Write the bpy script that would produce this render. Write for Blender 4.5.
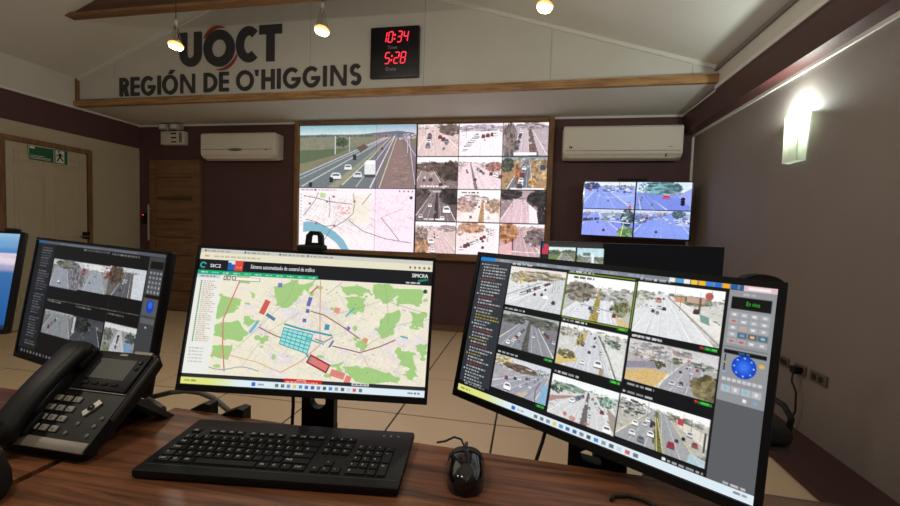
import bpy, bmesh, math, random
import numpy as np
from mathutils import Vector, Matrix

for _o in list(bpy.data.objects):
    bpy.data.objects.remove(_o)
SC = bpy.context.scene
COL = SC.collection
V3 = Vector

# ------------------------------------------------------------------ camera, world, exposure
CAM_Z = 1.18
F_PX = 412.0
YAW, PITCH, ROLL = math.radians(10.549), math.radians(-2.833), math.radians(1.795)
cam_data = bpy.data.cameras.new('camera')
cam_data.sensor_fit = 'HORIZONTAL'
cam_data.sensor_width = 36.0
cam_data.lens = F_PX / 900.0 * 36.0
cam_data.clip_start = 0.02
cam = bpy.data.objects.new('camera', cam_data)
COL.objects.link(cam)
_f = V3((-math.sin(YAW) * math.cos(PITCH), math.cos(YAW) * math.cos(PITCH), math.sin(PITCH)))
_r = V3((math.cos(YAW), math.sin(YAW), 0))
_u = _r.cross(_f)
_r2 = math.cos(ROLL) * _r + math.sin(ROLL) * _u
_u2 = -math.sin(ROLL) * _r + math.cos(ROLL) * _u
_m = Matrix((_r2, _u2, -_f)).transposed().to_4x4()
_m.translation = V3((0, 0, CAM_Z))
cam.matrix_world = _m
SC.camera = cam

world = bpy.data.worlds.new('world')
SC.world = world
world.use_nodes = True
world.node_tree.nodes['Background'].inputs[0].default_value = (1.0, 0.95, 0.88, 1)
world.node_tree.nodes['Background'].inputs[1].default_value = 0.10

SC.view_settings.view_transform = 'Standard'
SC.view_settings.look = 'None'
SC.view_settings.gamma = 1.0
SC.view_settings.use_curve_mapping = False
SC.view_settings.exposure = 0.0
SC.cycles.use_denoising = True
SC.cycles.max_bounces = 6
SC.cycles.diffuse_bounces = 4

# ------------------------------------------------------------------ materials
MATS = {}


def lin(c):
    return tuple((v / 12.92 if v <= 0.04045 else ((v + 0.055) / 1.055) ** 2.4) for v in c)


def s8(r, g, b):
    return lin((r / 255, g / 255, b / 255))


def mat(name, col, rough=0.6, metal=0.0, spec=0.5, bump=0.0, bscale=200.0, var=0.0, vscale=6.0,
        emit=None, estr=0.0, coat=0.0):
    m = bpy.data.materials.new(name)
    m.use_nodes = True
    nt = m.node_tree
    p = nt.nodes['Principled BSDF']
    p.inputs['Base Color'].default_value = (*col, 1)
    p.inputs['Roughness'].default_value = rough
    p.inputs['Metallic'].default_value = metal
    p.inputs['Specular IOR Level'].default_value = spec
    p.inputs['Coat Weight'].default_value = coat
    if emit:
        p.inputs['Emission Color'].default_value = (*emit, 1)
        p.inputs['Emission Strength'].default_value = estr
    if bump or var:
        tc = nt.nodes.new('ShaderNodeTexCoord')
    if bump:
        n = nt.nodes.new('ShaderNodeTexNoise')
        n.inputs['Scale'].default_value = bscale
        n.inputs['Detail'].default_value = 3
        nt.links.new(tc.outputs['Object'], n.inputs['Vector'])
        b = nt.nodes.new('ShaderNodeBump')
        b.inputs['Strength'].default_value = bump
        b.inputs['Distance'].default_value = 0.002
        nt.links.new(n.outputs['Fac'], b.inputs['Height'])
        nt.links.new(b.outputs['Normal'], p.inputs['Normal'])
    if var:
        n = nt.nodes.new('ShaderNodeTexNoise')
        n.inputs['Scale'].default_value = vscale
        n.inputs['Detail'].default_value = 4
        nt.links.new(tc.outputs['Object'], n.inputs['Vector'])
        r = nt.nodes.new('ShaderNodeValToRGB')
        r.color_ramp.elements[0].position = 0.3
        r.color_ramp.elements[1].position = 0.7
        r.color_ramp.elements[0].color = (*[c * (1 - var) for c in col], 1)
        r.color_ramp.elements[1].color = (*[min(1, c * (1 + var)) for c in col], 1)
        nt.links.new(n.outputs['Fac'], r.inputs['Fac'])
        nt.links.new(r.outputs['Color'], p.inputs['Base Color'])
    MATS[name] = m
    return m


def wood(name, dark, light, axis_scale=(1.0, 14.0, 14.0), rough=0.4, scale=2.0, spec=0.4, rot=0.0):
    m = bpy.data.materials.new(name)
    m.use_nodes = True
    nt = m.node_tree
    p = nt.nodes['Principled BSDF']
    p.inputs['Roughness'].default_value = rough
    p.inputs['Specular IOR Level'].default_value = spec
    tc = nt.nodes.new('ShaderNodeTexCoord')
    mp = nt.nodes.new('ShaderNodeMapping')
    mp.inputs['Rotation'].default_value = (0, 0, rot)
    mp.inputs['Scale'].default_value = axis_scale
    nt.links.new(tc.outputs['Object'], mp.inputs['Vector'])
    n1 = nt.nodes.new('ShaderNodeTexNoise')
    n1.inputs['Scale'].default_value = scale
    n1.inputs['Detail'].default_value = 6
    n1.inputs['Roughness'].default_value = 0.65
    n1.inputs['Distortion'].default_value = 0.6
    nt.links.new(mp.outputs['Vector'], n1.inputs['Vector'])
    r = nt.nodes.new('ShaderNodeValToRGB')
    e = r.color_ramp.elements
    e[0].position, e[0].color = 0.36, (*dark, 1)
    e[1].position, e[1].color = 0.62, (*light, 1)
    nt.links.new(n1.outputs['Fac'], r.inputs['Fac'])
    nt.links.new(r.outputs['Color'], p.inputs['Base Color'])
    MATS[name] = m
    return m


def screen_mat(name, strength=1.0):
    m = bpy.data.materials.new(name)
    m.use_nodes = True
    nt = m.node_tree
    p = nt.nodes['Principled BSDF']
    p.inputs['Base Color'].default_value = (0.01, 0.01, 0.012, 1)
    p.inputs['Roughness'].default_value = 0.45
    p.inputs['Specular IOR Level'].default_value = 0.25
    a = nt.nodes.new('ShaderNodeAttribute')
    a.attribute_name = 'Col'
    nt.links.new(a.outputs['Color'], p.inputs['Emission Color'])
    p.inputs['Emission Strength'].default_value = strength
    m.cycles.emission_sampling = 'NONE'
    MATS[name] = m
    return m


mat('maroon', s8(82, 54, 56), 0.7, bump=0.15, bscale=120, var=0.06)
mat('maroon_gloss', s8(68, 37, 35), 0.45, spec=0.5, bump=0.5, bscale=60, var=0.06)
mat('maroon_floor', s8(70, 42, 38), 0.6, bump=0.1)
mat('grey_paint', s8(134, 124, 118), 0.72, bump=0.25, bscale=90, var=0.04, vscale=2)
mat('cream_wall', s8(176, 166, 142), 0.75, bump=0.2, bscale=90, var=0.04, vscale=2)
mat('ceiling_paint', s8(208, 207, 199), 0.8, bump=0.1, bscale=60, var=0.02, vscale=2)
mat('gable_paint', s8(199, 197, 188), 0.8, bump=0.1, bscale=60, var=0.03, vscale=3)
mat('white_trim', s8(214, 212, 206), 0.5)
mat('door_white', s8(176, 166, 140), 0.55, var=0.03)
wood('beam_wood', s8(128, 92, 56), s8(178, 138, 92), (1.5, 16, 16), 0.5)
wood('frame_wood', s8(104, 74, 46), s8(140, 102, 66), (9, 9, 1.5), 0.5)
wood('frame_wood_h', s8(104, 74, 46), s8(140, 102, 66), (1.2, 10, 10), 0.5)
wood('door_wood', s8(100, 73, 50), s8(128, 96, 67), (1.2, 8, 14), 0.55)
wood('truss_wood', s8(70, 48, 36), s8(98, 70, 52), (1.2, 8, 14), 0.6)
wood('desk_wood', s8(66, 39, 26), s8(142, 90, 60), (1.3, 26.0, 10.0), 0.42, 1.6, 0.4, rot=0.16)
wood('desk_edge', s8(60, 36, 26), s8(96, 60, 42), (1.0, 10, 10), 0.45)
mat('tile', s8(226, 200, 166), 0.36, spec=0.5, var=0.03, vscale=3)
mat('grout', s8(64, 52, 42), 0.9)
mat('black_plastic', s8(20, 20, 22), 0.45, spec=0.3, bump=0.05, bscale=400)
mat('keyboard_black', s8(17, 17, 19), 0.5, spec=0.25)
mat('black_matte', s8(20, 20, 22), 0.65, spec=0.3)
mat('black_gloss', s8(14, 14, 16), 0.12, spec=0.6, coat=0.4)
mat('key_black', s8(15, 15, 17), 0.5, spec=0.25)
mat('legend_white', s8(222, 222, 214), 0.6)
mat('dark_grey', s8(62, 62, 64), 0.5)
mat('cable_grey', s8(112, 110, 102), 0.5)
mat('cable_black', s8(22, 22, 24), 0.5)
mat('silver', s8(176, 172, 166), 0.38, metal=0.35)
mat('phone_silver', s8(140, 132, 124), 0.45, metal=0.2)
mat('phone_key', s8(150, 146, 136), 0.5)
mat('lcd', s8(40, 42, 38), 0.4, spec=0.3)
mat('chrome', s8(190, 190, 190), 0.25, metal=0.9)
mat('ac_white', s8(214, 208, 196), 0.45, spec=0.4)
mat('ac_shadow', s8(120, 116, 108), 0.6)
mat('letter_black', s8(60, 60, 62), 0.5, spec=0.3)
mat('letter_red', s8(150, 60, 44), 0.5)
mat('clock_black', s8(28, 28, 32), 0.4)
mat('led_red', s8(60, 4, 6), 0.5, emit=(1.0, 0.035, 0.06), estr=1.6)
mat('led_dot', s8(60, 4, 6), 0.5, emit=(1.0, 0.05, 0.03), estr=1.2)
mat('label_grey', s8(150, 150, 150), 0.6)
mat('sign_green', s8(24, 92, 62), 0.5)
mat('sign_white', s8(216, 214, 196), 0.5)
mat('sign_dark', s8(20, 50, 38), 0.5)
mat('emergency_white', s8(206, 200, 186), 0.5)
mat('socket_brown', s8(92, 82, 72), 0.5)
mat('socket_dark', s8(30, 28, 26), 0.5)
mat('fabric_black', s8(30, 30, 33), 0.85, bump=0.3, bscale=500)
mat('text_white', (0, 0, 0), 0.6, emit=s8(235, 240, 240), estr=0.9)
mat('text_green', (0, 0, 0), 0.6, emit=s8(60, 190, 60), estr=0.9)
mat('text_teal', (0, 0, 0), 0.6, emit=s8(40, 140, 110), estr=0.8)
mat('bulb_glow', (1, 0.8, 0.5), 0.3, emit=(1.0, 0.80, 0.45), estr=9.0)
mat('bulb_rim', (1, 0.7, 0.3), 0.3, emit=(1.0, 0.48, 0.12), estr=1.3)
mat('sconce_hot', (1, 1, 1), 0.3, emit=(0.90, 1.0, 0.94), estr=30.0)

for _n in ('led_red', 'led_dot', 'text_white', 'text_green', 'text_teal'):
    MATS[_n].cycles.emission_sampling = 'NONE'
screen_mat('screen', 1.0)
screen_mat('wall_screen', 1.1)
screen_mat('screen_dim', 0.75)
# clear glass of the pendant shades
_g = bpy.data.materials.new('pendant_glass')
_g.use_nodes = True
_gp = _g.node_tree.nodes['Principled BSDF']
_gp.inputs['Base Color'].default_value = (0.92, 0.9, 0.86, 1)
_gp.inputs['Roughness'].default_value = 0.05
_gp.inputs['Transmission Weight'].default_value = 1.0
_gp.inputs['IOR'].default_value = 1.15
MATS['pendant_glass'] = _g
# frosted glass of the sconce: lets its own lamp shine through
_g = bpy.data.materials.new('sconce_glass')
_g.use_nodes = True
_nt = _g.node_tree
_nt.nodes.remove(_nt.nodes['Principled BSDF'])
_d, _t, _x = _nt.nodes.new('ShaderNodeBsdfDiffuse'), _nt.nodes.new('ShaderNodeBsdfTranslucent'), _nt.nodes.new('ShaderNodeMixShader')
_d.inputs[0].default_value = (.8, .82, .76, 1)
_t.inputs[0].default_value = (.82, .88, .78, 1)
_x.inputs[0].default_value = .55
_nt.links.new(_d.outputs[0], _x.inputs[1])
_nt.links.new(_t.outputs[0], _x.inputs[2])
_nt.links.new(_x.outputs[0], _nt.nodes['Material Output'].inputs[0])
MATS['sconce_glass'] = _g

# ------------------------------------------------------------------ mesh helpers
ORG = {}


class MB:
    """collects shapes in world coordinates; build() links them as ONE mesh object"""

    def __init__(self):
        self.v, self.f, self.s = [], [], []

    def add(self, vs, fs, smooth=False, M=None):
        b = len(self.v)
        for p in vs:
            p = V3(p)
            self.v.append(M @ p if M is not None else p)
        for q in fs:
            self.f.append([b + i for i in q])
            self.s.append(smooth)
        return self

    def box(self, x0, x1, y0, y1, z0, z1, M=None):
        vs = [(x, y, z) for z in (z0, z1) for y in (y0, y1) for x in (x0, x1)]
        fs = [(0, 2, 3, 1), (4, 5, 7, 6), (0, 1, 5, 4), (2, 6, 7, 3), (0, 4, 6, 2), (1, 3, 7, 5)]
        return self.add(vs, fs, False, M)

    def rbox(self, x0, x1, y0, y1, z0, z1, r=0.005, seg=2, M=None, smooth=True):
        bm = bmesh.new()
        bmesh.ops.create_cube(bm, size=1.0)
        for q in bm.verts:
            q.co = V3((x0 + (q.co.x + .5) * (x1 - x0), y0 + (q.co.y + .5) * (y1 - y0), z0 + (q.co.z + .5) * (z1 - z0)))
        r = min(r, 0.49 * min(x1 - x0, y1 - y0, z1 - z0))
        bmesh.ops.bevel(bm, geom=list(bm.edges), offset=r, segments=seg, profile=0.5, affect='EDGES')
        bm.verts.index_update()
        self.add([q.co.copy() for q in bm.verts], [[w.index for w in q.verts] for q in bm.faces], smooth, M)
        bm.free()
        return self

    def prism(self, poly, lo, hi, fn=None, M=None, smooth=False):
        """polygon (2D list) extruded between lo and hi; fn(a,b,t)->xyz"""
        fn = fn or (lambda a, b, t: (a, b, t))
        n = len(poly)
        vs = [fn(a, b, lo) for a, b in poly] + [fn(a, b, hi) for a, b in poly]
        fs = [list(range(n))[::-1], list(range(n, 2 * n))]
        self.add(vs, fs, False, M)
        b = len(self.v) - 2 * n
        for i in range(n):
            j = (i + 1) % n
            self.f.append([b + i, b + j, b + n + j, b + n + i])
            self.s.append(smooth)
        return self

    def tube(self, pts, r, seg=8, caps=True, M=None):
        pts = [V3(p) for p in pts]
        rs = r if isinstance(r, (list, tuple)) else [r] * len(pts)
        vs, up = [], None
        for i, p in enumerate(pts):
            d = (pts[min(i + 1, len(pts) - 1)] - pts[max(i - 1, 0)]).normalized()
            if up is None:
                up = V3((0, 0, 1)) if abs(d.z) < .9 else V3((1, 0, 0))
            a = d.cross(up).normalized()
            up = a.cross(d).normalized()
            for k in range(seg):
                t = 2 * math.pi * k / seg
                vs.append(p + (a * math.cos(t) + up * math.sin(t)) * rs[i])
        fs = []
        for i in range(len(pts) - 1):
            for k in range(seg):
                k2 = (k + 1) % seg
                fs.append((i * seg + k, i * seg + k2, (i + 1) * seg + k2, (i + 1) * seg + k))
        if caps:
            fs.append(list(range(seg)))
            fs.append([(len(pts) - 1) * seg + k for k in range(seg)][::-1])
        return self.add(vs, fs, True, M)

    def lathe(self, prof, seg=16, M=None):
        vs, fs = [], []
        for r, z in prof:
            for k in range(seg):
                t = 2 * math.pi * k / seg
                vs.append((r * math.cos(t), r * math.sin(t), z))
        for i in range(len(prof) - 1):
            for k in range(seg):
                k2 = (k + 1) % seg
                fs.append((i * seg + k, i * seg + k2, (i + 1) * seg + k2, (i + 1) * seg + k))
        fs.append([k for k in range(seg)][::-1])
        fs.append([(len(prof) - 1) * seg + k for k in range(seg)])
        return self.add(vs, fs, True, M)

    def strip(self, line, width, depth, fn, closed=False):
        """a flat stroke of given width along a 2D line, with thickness; fn(a,b,t)->xyz"""
        n = len(line)
        L, R = [], []
        for i in range(n):
            if closed:
                p0, p1 = line[i - 1], line[(i + 1) % n]
            else:
                p0, p1 = line[max(i - 1, 0)], line[min(i + 1, n - 1)]
            dx, dy = p1[0] - p0[0], p1[1] - p0[1]
            l = math.hypot(dx, dy) or 1
            nx, ny = -dy / l * width / 2, dx / l * width / 2
            L.append((line[i][0] + nx, line[i][1] + ny))
            R.append((line[i][0] - nx, line[i][1] - ny))
        b = len(self.v)
        for lst, t in ((L, 0), (R, 0), (L, depth), (R, depth)):
            for a, c in lst:
                self.v.append(V3(fn(a, c, t)))
        rng = range(n if closed else n - 1)
        for i in rng:
            j = (i + 1) % n
            for q in ((i, j, n + j, n + i), (2 * n + i, 3 * n + i, 3 * n + j, 2 * n + j),
                      (i, 2 * n + i, 2 * n + j, j), (n + i, n + j, 3 * n + j, 3 * n + i)):
                self.f.append([b + k for k in q])
                self.s.append(False)
        if not closed:
            for i in (0, n - 1):
                self.f.append([b + i, b + n + i, b + 3 * n + i, b + 2 * n + i])
                self.s.append(False)
        return self

    def build(self, name, m, parent=None, origin=None):
        if origin is None:
            if parent is not None:
                origin = ORG[parent.name]
            else:
                xs = [p.x for p in self.v]
                ys = [p.y for p in self.v]
                origin = V3(((min(xs) + max(xs)) / 2, (min(ys) + max(ys)) / 2, min(p.z for p in self.v)))
        origin = V3(origin)
        me = bpy.data.meshes.new(name)
        me.from_pydata([tuple(p - origin) for p in self.v], [], self.f)
        me.polygons.foreach_set('use_smooth', self.s)
        bm = bmesh.new()
        bm.from_mesh(me)
        bmesh.ops.recalc_face_normals(bm, faces=bm.faces)
        bm.to_mesh(me)
        bm.free()
        me.materials.append(MATS[m] if isinstance(m, str) else m)
        if any(self.s):
            try:
                me.set_sharp_from_angle(angle=math.radians(40))
            except Exception:
                pass
        o = bpy.data.objects.new(name, me)
        COL.objects.link(o)
        if parent is not None:
            o.parent = parent
        else:
            o.location = origin
        ORG[o.name] = origin
        return o


def tag(o, label=None, cat=None, group=None, kind=None):
    if label:
        o['label'] = label
    if cat:
        o['category'] = cat
    if group:
        o['group'] = group
    if kind:
        o['kind'] = kind
    return o


def thing(name, loc, label, cat, group=None):
    o = bpy.data.objects.new(name, None)
    o.empty_display_size = 0.05
    COL.objects.link(o)
    o.location = loc
    ORG[o.name] = V3(loc)
    return tag(o, label, cat, group)


def struct(o):
    o['kind'] = 'structure'
    return o


def copy_tree(o, parent=None):
    c = o.copy()
    COL.objects.link(c)
    ORG[c.name] = ORG.get(o.name, V3((0, 0, 0)))
    c.parent = parent
    for ch in list(o.children):
        copy_tree(ch, c)
    return c


def frame(center, right, down):
    """matrix: local x = right, y = back (away from the viewer), z = up"""
    r = V3(right).normalized()
    d = V3(down)
    d = (d - r * d.dot(r)).normalized()
    n = r.cross(d).normalized()
    M = Matrix((r, n, -d)).transposed().to_4x4()
    M.translation = V3(center)
    return M


_tcache = {}


def text_geo(s):
    """vertices/faces of a text, width and cap height normalised to height 1"""
    if s not in _tcache:
        cu = bpy.data.curves.new('txt', 'FONT')
        cu.body = s
        cu.resolution_u = 2
        ob = bpy.data.objects.new('txt', cu)
        COL.objects.link(ob)
        bpy.context.view_layer.update()
        me = ob.to_mesh()
        vs = [v.co.copy() for v in me.vertices]
        fs = [list(p.vertices) for p in me.polygons]
        ob.to_mesh_clear()
        bpy.data.objects.remove(ob)
        bpy.data.curves.remove(cu)
        x0, x1 = min(v.x for v in vs), max(v.x for v in vs)
        _tcache[s] = ([(v.x - x0, v.y) for v in vs], fs, x1 - x0)
    return _tcache[s]


def add_text(mb, s, x, z, w, h, M, y=-0.0006, bold=0):
    """text in the local xz plane of M, baseline at z, fitted to width w and cap height h"""
    vs, fs, tw = text_geo(s)
    k = w / tw
    hh = h / 0.70
    for dx in ([0] if not bold else [-bold, bold]):
        mb.add([(x + a * k + dx, y, z + b * hh) for a, b in vs], fs, False, M)


def hole_plate(mb, x0, x1, z0, z1, hx, hz, hr, y0, y1, M):
    """a plate with a round hole"""
    n = 24
    outer = []
    for k in range(n):
        t = 2 * math.pi * (k + .5) / n
        c, s = math.cos(t), math.sin(t)
        tx = ((x1 if c > 0 else x0) - hx) / c if abs(c) > 1e-6 else 1e9
        tz = ((z1 if s > 0 else z0) - hz) / s if abs(s) > 1e-6 else 1e9
        q = min(tx, tz)
        outer.append([hx + c * q, hz + s * q])
    for cx, cz in ((x0, z0), (x1, z0), (x0, z1), (x1, z1)):
        k = min(range(n), key=lambda i: (outer[i][0] - cx) ** 2 + (outer[i][1] - cz) ** 2)
        outer[k] = [cx, cz]
    inner = [(hx + hr * math.cos(2 * math.pi * (k + .5) / n), hz + hr * math.sin(2 * math.pi * (k + .5) / n)) for k in range(n)]
    vs = [(a, y0, b) for a, b in outer] + [(a, y0, b) for a, b in inner] + [(a, y1, b) for a, b in outer] + [(a, y1, b) for a, b in inner]
    fs = []
    for k in range(n):
        j = (k + 1) % n
        fs += [(k, j, n + j, n + k), (2 * n + k, 3 * n + k, 3 * n + j, 2 * n + j), (k, 2 * n + k, 2 * n + j, j), (n + k, n + j, 3 * n + j, 3 * n + k)]
    mb.add(vs, fs, False, M)

# ------------------------------------------------------------------ pictures shown on the screens (flat print, drawn in code)
class Cv:
    def __init__(self, w, h, base=(0, 0, 0), arr=None):
        self.a = np.zeros((h, w, 3), np.float32) if arr is None else arr
        self.h, self.w = self.a.shape[:2]
        if arr is None:
            self.a[:] = np.array(base) / 255.0

    def sub(self, u0, v0, u1, v1):
        x0, x1 = int(round(u0 * self.w)), int(round(u1 * self.w))
        y0, y1 = int(round(v0 * self.h)), int(round(v1 * self.h))
        return Cv(0, 0, arr=self.a[y0:y1, x0:x1])

    def fill(self, c):
        self.a[:] = np.array(c) / 255.0

    def grad(self, c0, c1, v0=0.0, v1=1.0):
        y0, y1 = int(v0 * self.h), int(v1 * self.h)
        t = np.linspace(0, 1, max(y1 - y0, 1))[:, None, None]
        self.a[y0:y1] = ((1 - t) * np.array(c0) + t * np.array(c1)) / 255.0

    def rect(self, u0, v0, u1, v1, c, al=1.0):
        x0, x1 = max(0, int(round(u0 * self.w))), int(round(u1 * self.w))
        y0, y1 = max(0, int(round(v0 * self.h))), int(round(v1 * self.h))
        x1, y1 = max(x1, x0 + 1), max(y1, y0 + 1)
        s = self.a[y0:y1, x0:x1]
        s[:] = s * (1 - al) + np.array(c) / 255.0 * al

    def poly(self, pts, c, al=1.0):
        P = np.array(pts, float) * (self.w, self.h)
        x0, y0 = np.floor(P.min(0)).astype(int)
        x1, y1 = np.ceil(P.max(0)).astype(int) + 1
        x0, y0, x1, y1 = max(x0, 0), max(y0, 0), min(x1, self.w), min(y1, self.h)
        if x1 <= x0 or y1 <= y0:
            return
        X, Y = np.meshgrid(np.arange(x0, x1) + .5, np.arange(y0, y1) + .5)
        ins = np.zeros(X.shape, bool)
        n = len(P)
        for i in range(n):
            (ax, ay), (bx, by) = P[i], P[(i + 1) % n]
            if ay == by:
                continue
            ins ^= ((ay > Y) != (by > Y)) & (X < (bx - ax) * (Y - ay) / (by - ay) + ax)
        s = self.a[y0:y1, x0:x1]
        s[ins] = s[ins] * (1 - al) + np.array(c) / 255.0 * al

    def line(self, pts, wd, c, al=1.0, w2=None):
        """wd in fractions of the height; tapers to w2"""
        asp = self.w / self.h
        n = len(pts) - 1
        w2 = wd if w2 is None else w2
        for i in range(n):
            (a, b), (e, f) = pts[i], pts[i + 1]
            q0, q1 = wd + (w2 - wd) * i / n, wd + (w2 - wd) * (i + 1) / n
            dx, dy = (e - a) * asp, f - b
            l = math.hypot(dx, dy) or 1
            nx, ny = -dy / l / 2 / asp, dx / l / 2
            self.poly([(a + nx * q0, b + ny * q0), (e + nx * q1, f + ny * q1), (e - nx * q1, f - ny * q1), (a - nx * q0, b - ny * q0)], c, al)

    def disc(self, u, v, ru, rv, c, al=1.0):
        self.poly([(u + ru * math.cos(t), v + rv * math.sin(t)) for t in np.linspace(0, 2 * math.pi, 20)[:-1]], c, al)

    def noise(self, amt, rng, blk=1):
        hh, ww = self.h // blk + 1, self.w // blk + 1
        n = rng.random((hh, ww, 1)) * 2 - 1
        n = np.repeat(np.repeat(n, blk, 0), blk, 1)[:self.h, :self.w]
        self.a[:] = np.clip(self.a * (1 + amt * n), 0, 1)

    def bush(self, u, v, ru, rv, c, rng, n=26):
        c = np.array(c, float)
        for k in range(n * 3):
            t, q = rng.random() * 6.283, math.sqrt(rng.random())
            s = .55 + .75 * rng.random()
            self.disc(u + ru * q * math.cos(t), v + rv * q * math.sin(t), ru * .17 * (.5 + rng.random()), rv * .17 * (.5 + rng.random()),
                      np.clip(c * s, 0, 255), .75)

    def car(self, u, v, s, c, wide=1.0):
        """seen from the front: dark shade, body, roof, windscreen"""
        asp = self.w / self.h
        w, h = s / asp * 1.1 * wide, s
        self.poly([(u - w * .6, v + h * .5), (u + w * .6, v + h * .5), (u + w * .5, v + h * .7), (u - w * .5, v + h * .7)], (50, 50, 54), .75)
        self.poly([(u - w * .55, v + h * .55), (u + w * .55, v + h * .55), (u + w * .55, v), (u + w * .35, v - h * .45), (u - w * .35, v - h * .45), (u - w * .55, v)], c)
        self.poly([(u - w * .42, v + h * .05), (u + w * .42, v + h * .05), (u + w * .3, v - h * .25), (u - w * .3, v - h * .25)], (70, 76, 84), .9)

    def cars(self, p0, p1, n, s0, s1, rng, cols=((235, 235, 238), (70, 72, 80), (200, 202, 206), (150, 40, 40), (120, 130, 150))):
        for k in range(n):
            t = (k + .25 + .5 * rng.random()) / n
            self.car(p0[0] + (p1[0] - p0[0]) * t, p0[1] + (p1[1] - p0[1]) * t, s0 + (s1 - s0) * t, cols[rng.integers(len(cols))])

    def clutter(self, u0, v0, u1, v1, n, s, pal, rng, al=.85):
        for k in range(n):
            u, v = u0 + (u1 - u0) * rng.random(), v0 + (v1 - v0) * rng.random()
            a, b = s * (.4 + rng.random()), s * (.3 + .8 * rng.random())
            self.rect(u, v, min(u + a, 1), min(v + b, 1), pal[rng.integers(len(pal))], al)

    def words(self, u, v, w, h, c, rng, al=.9):
        """illegible small print"""
        x = u
        while x < u + w:
            l = h * self.h / self.w * (1.2 + 2.4 * rng.random())
            self.rect(x, v, min(x + l, u + w), v + h, c, al * (.6 + .4 * rng.random()))
            x += l + h * self.h / self.w * .7

    def desat(self, k):
        l = (self.a * np.array((.3, .59, .11))).sum(-1, keepdims=True)
        self.a[:] = self.a * (1 - k) + l * k

    def tint(self, m, b=0.0):
        self.a[:] = np.clip(self.a * np.array(m) + b, 0, 1)


def road_feed(c, seed, sky=(226, 228, 230), ground=(150, 148, 140), hz=.22, road=((.5, .5), (.1, .95)), rc=(168, 168, 172),
              lanes=3, median=None, trees=(), cars=(), town=(), noise=.05, extra=None, auto=5, sat=.28):
    """road: ((u left, u right) at the horizon, (u left, u right) at the bottom)"""
    rng = np.random.default_rng(seed)
    c.fill(ground)
    c.grad(sky, [min(255, x + 12) for x in sky], 0, hz)
    pal = [(120, 122, 118), (176, 174, 168), (90, 100, 88), (206, 204, 200), (146, 128, 112)]
    c.clutter(0, max(hz - .06, 0), 1, hz + .07, 90, .05, pal, rng, .7)
    for t in town:
        c.clutter(*t[:4], t[4], .06, t[5] if len(t) > 5 else pal, rng, .8)
    (a0, a1), (b0, b1) = road
    g = np.array(ground, float)
    gp = [np.clip(g * q + d, 0, 255) for q, d in ((.72, 0), (.85, 6), (1.08, 4), (1.16, 0), (.95, -14), (.6, 0))]
    for k in range(170):
        v = hz + (1 - hz) * rng.random() ** 1.5
        q = .02 + .07 * (v - hz)
        u = rng.random()
        c.rect(u, v, min(u + q * (.5 + rng.random()), 1), min(v + q * (.3 + .5 * rng.random()), 1), gp[rng.integers(6)], .55)
    c.poly([(a0, hz), (a1, hz), (b1, 1.02), (b0, 1.02)], rc)
    for k in range(26):
        t = rng.random()
        c.line([(a0 + (a1 - a0) * t, hz), (b0 + (b1 - b0) * t, 1.02)], .004, np.clip(np.array(rc, float) * (.86 + .26 * rng.random()), 0, 255), .5, .03)
    for k in range(1, lanes):
        t = k / lanes
        c.line([(a0 + (a1 - a0) * t, hz), (b0 + (b1 - b0) * t, 1.02)], .006, (232, 232, 232), .5, .016)
    c.line([(a0, hz), (b0, 1.02)], .008, (225, 222, 214), .9, .03)
    c.line([(a1, hz), (b1, 1.02)], .008, (225, 222, 214), .9, .03)
    if median:
        (m0, m1, mc) = median
        c.poly([(m0[0], hz), (m0[1], hz), (m1[1], 1.02), (m1[0], 1.02)], mc)
        for k in range(14):
            t = (k + .5) / 14
            u = (m0[0] + m0[1]) / 2 * (1 - t) + (m1[0] + m1[1]) / 2 * t
            wd = ((m0[1] - m0[0]) * (1 - t) + (m1[1] - m1[0]) * t) * .5
            c.bush(u, hz + (1 - hz) * t, wd + .01, .03 + .03 * t, [x * .8 for x in mc], rng, 6)
    for t in trees:
        c.bush(*t[:4], t[4], rng, t[5] if len(t) > 5 else 30)
    if extra:
        extra(c, rng)
    for k in range(auto):
        t, q = rng.random(), rng.random() ** 1.6 * .75
        l = .12 + .76 * t
        c.car((a0 + (a1 - a0) * l) * (1 - q) + (b0 + (b1 - b0) * l) * q, hz + .03 + (1 - hz) * q, .028 + .07 * q, ((235, 235, 238), (70, 72, 80), (200, 202, 206), (90, 40, 44), (120, 130, 150))[rng.integers(5)])
    for k in range(5):
        u = rng.random()
        v = hz + .25 * rng.random()
        c.line([(u, max(v - .2, 0)), (u, v + .12)], .008, (96, 96, 98), .7)
    for q in cars:
        if isinstance(q[0], tuple):
            c.cars(*q[:5], rng, *q[5:])
        else:
            c.car(*q)
    c.noise(min(noise, .09) * .4, rng, 2)
    c.noise(min(noise, .09) * .5, rng, 5)
    c.a[:] = np.clip((c.a - .5) * 1.16 + .535, 0, 1)
    c.desat(sat)


OLIVE, GREEN, DKGREEN, AUTUMN, TAN = (116, 112, 70), (92, 116, 76), (62, 72, 58), (172, 124, 72), (196, 168, 96)
WHITE, DARK, RED, SILV, BLUE = (238, 238, 240), (58, 60, 68), (178, 44, 44), (196, 198, 204), (70, 110, 170)


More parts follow.
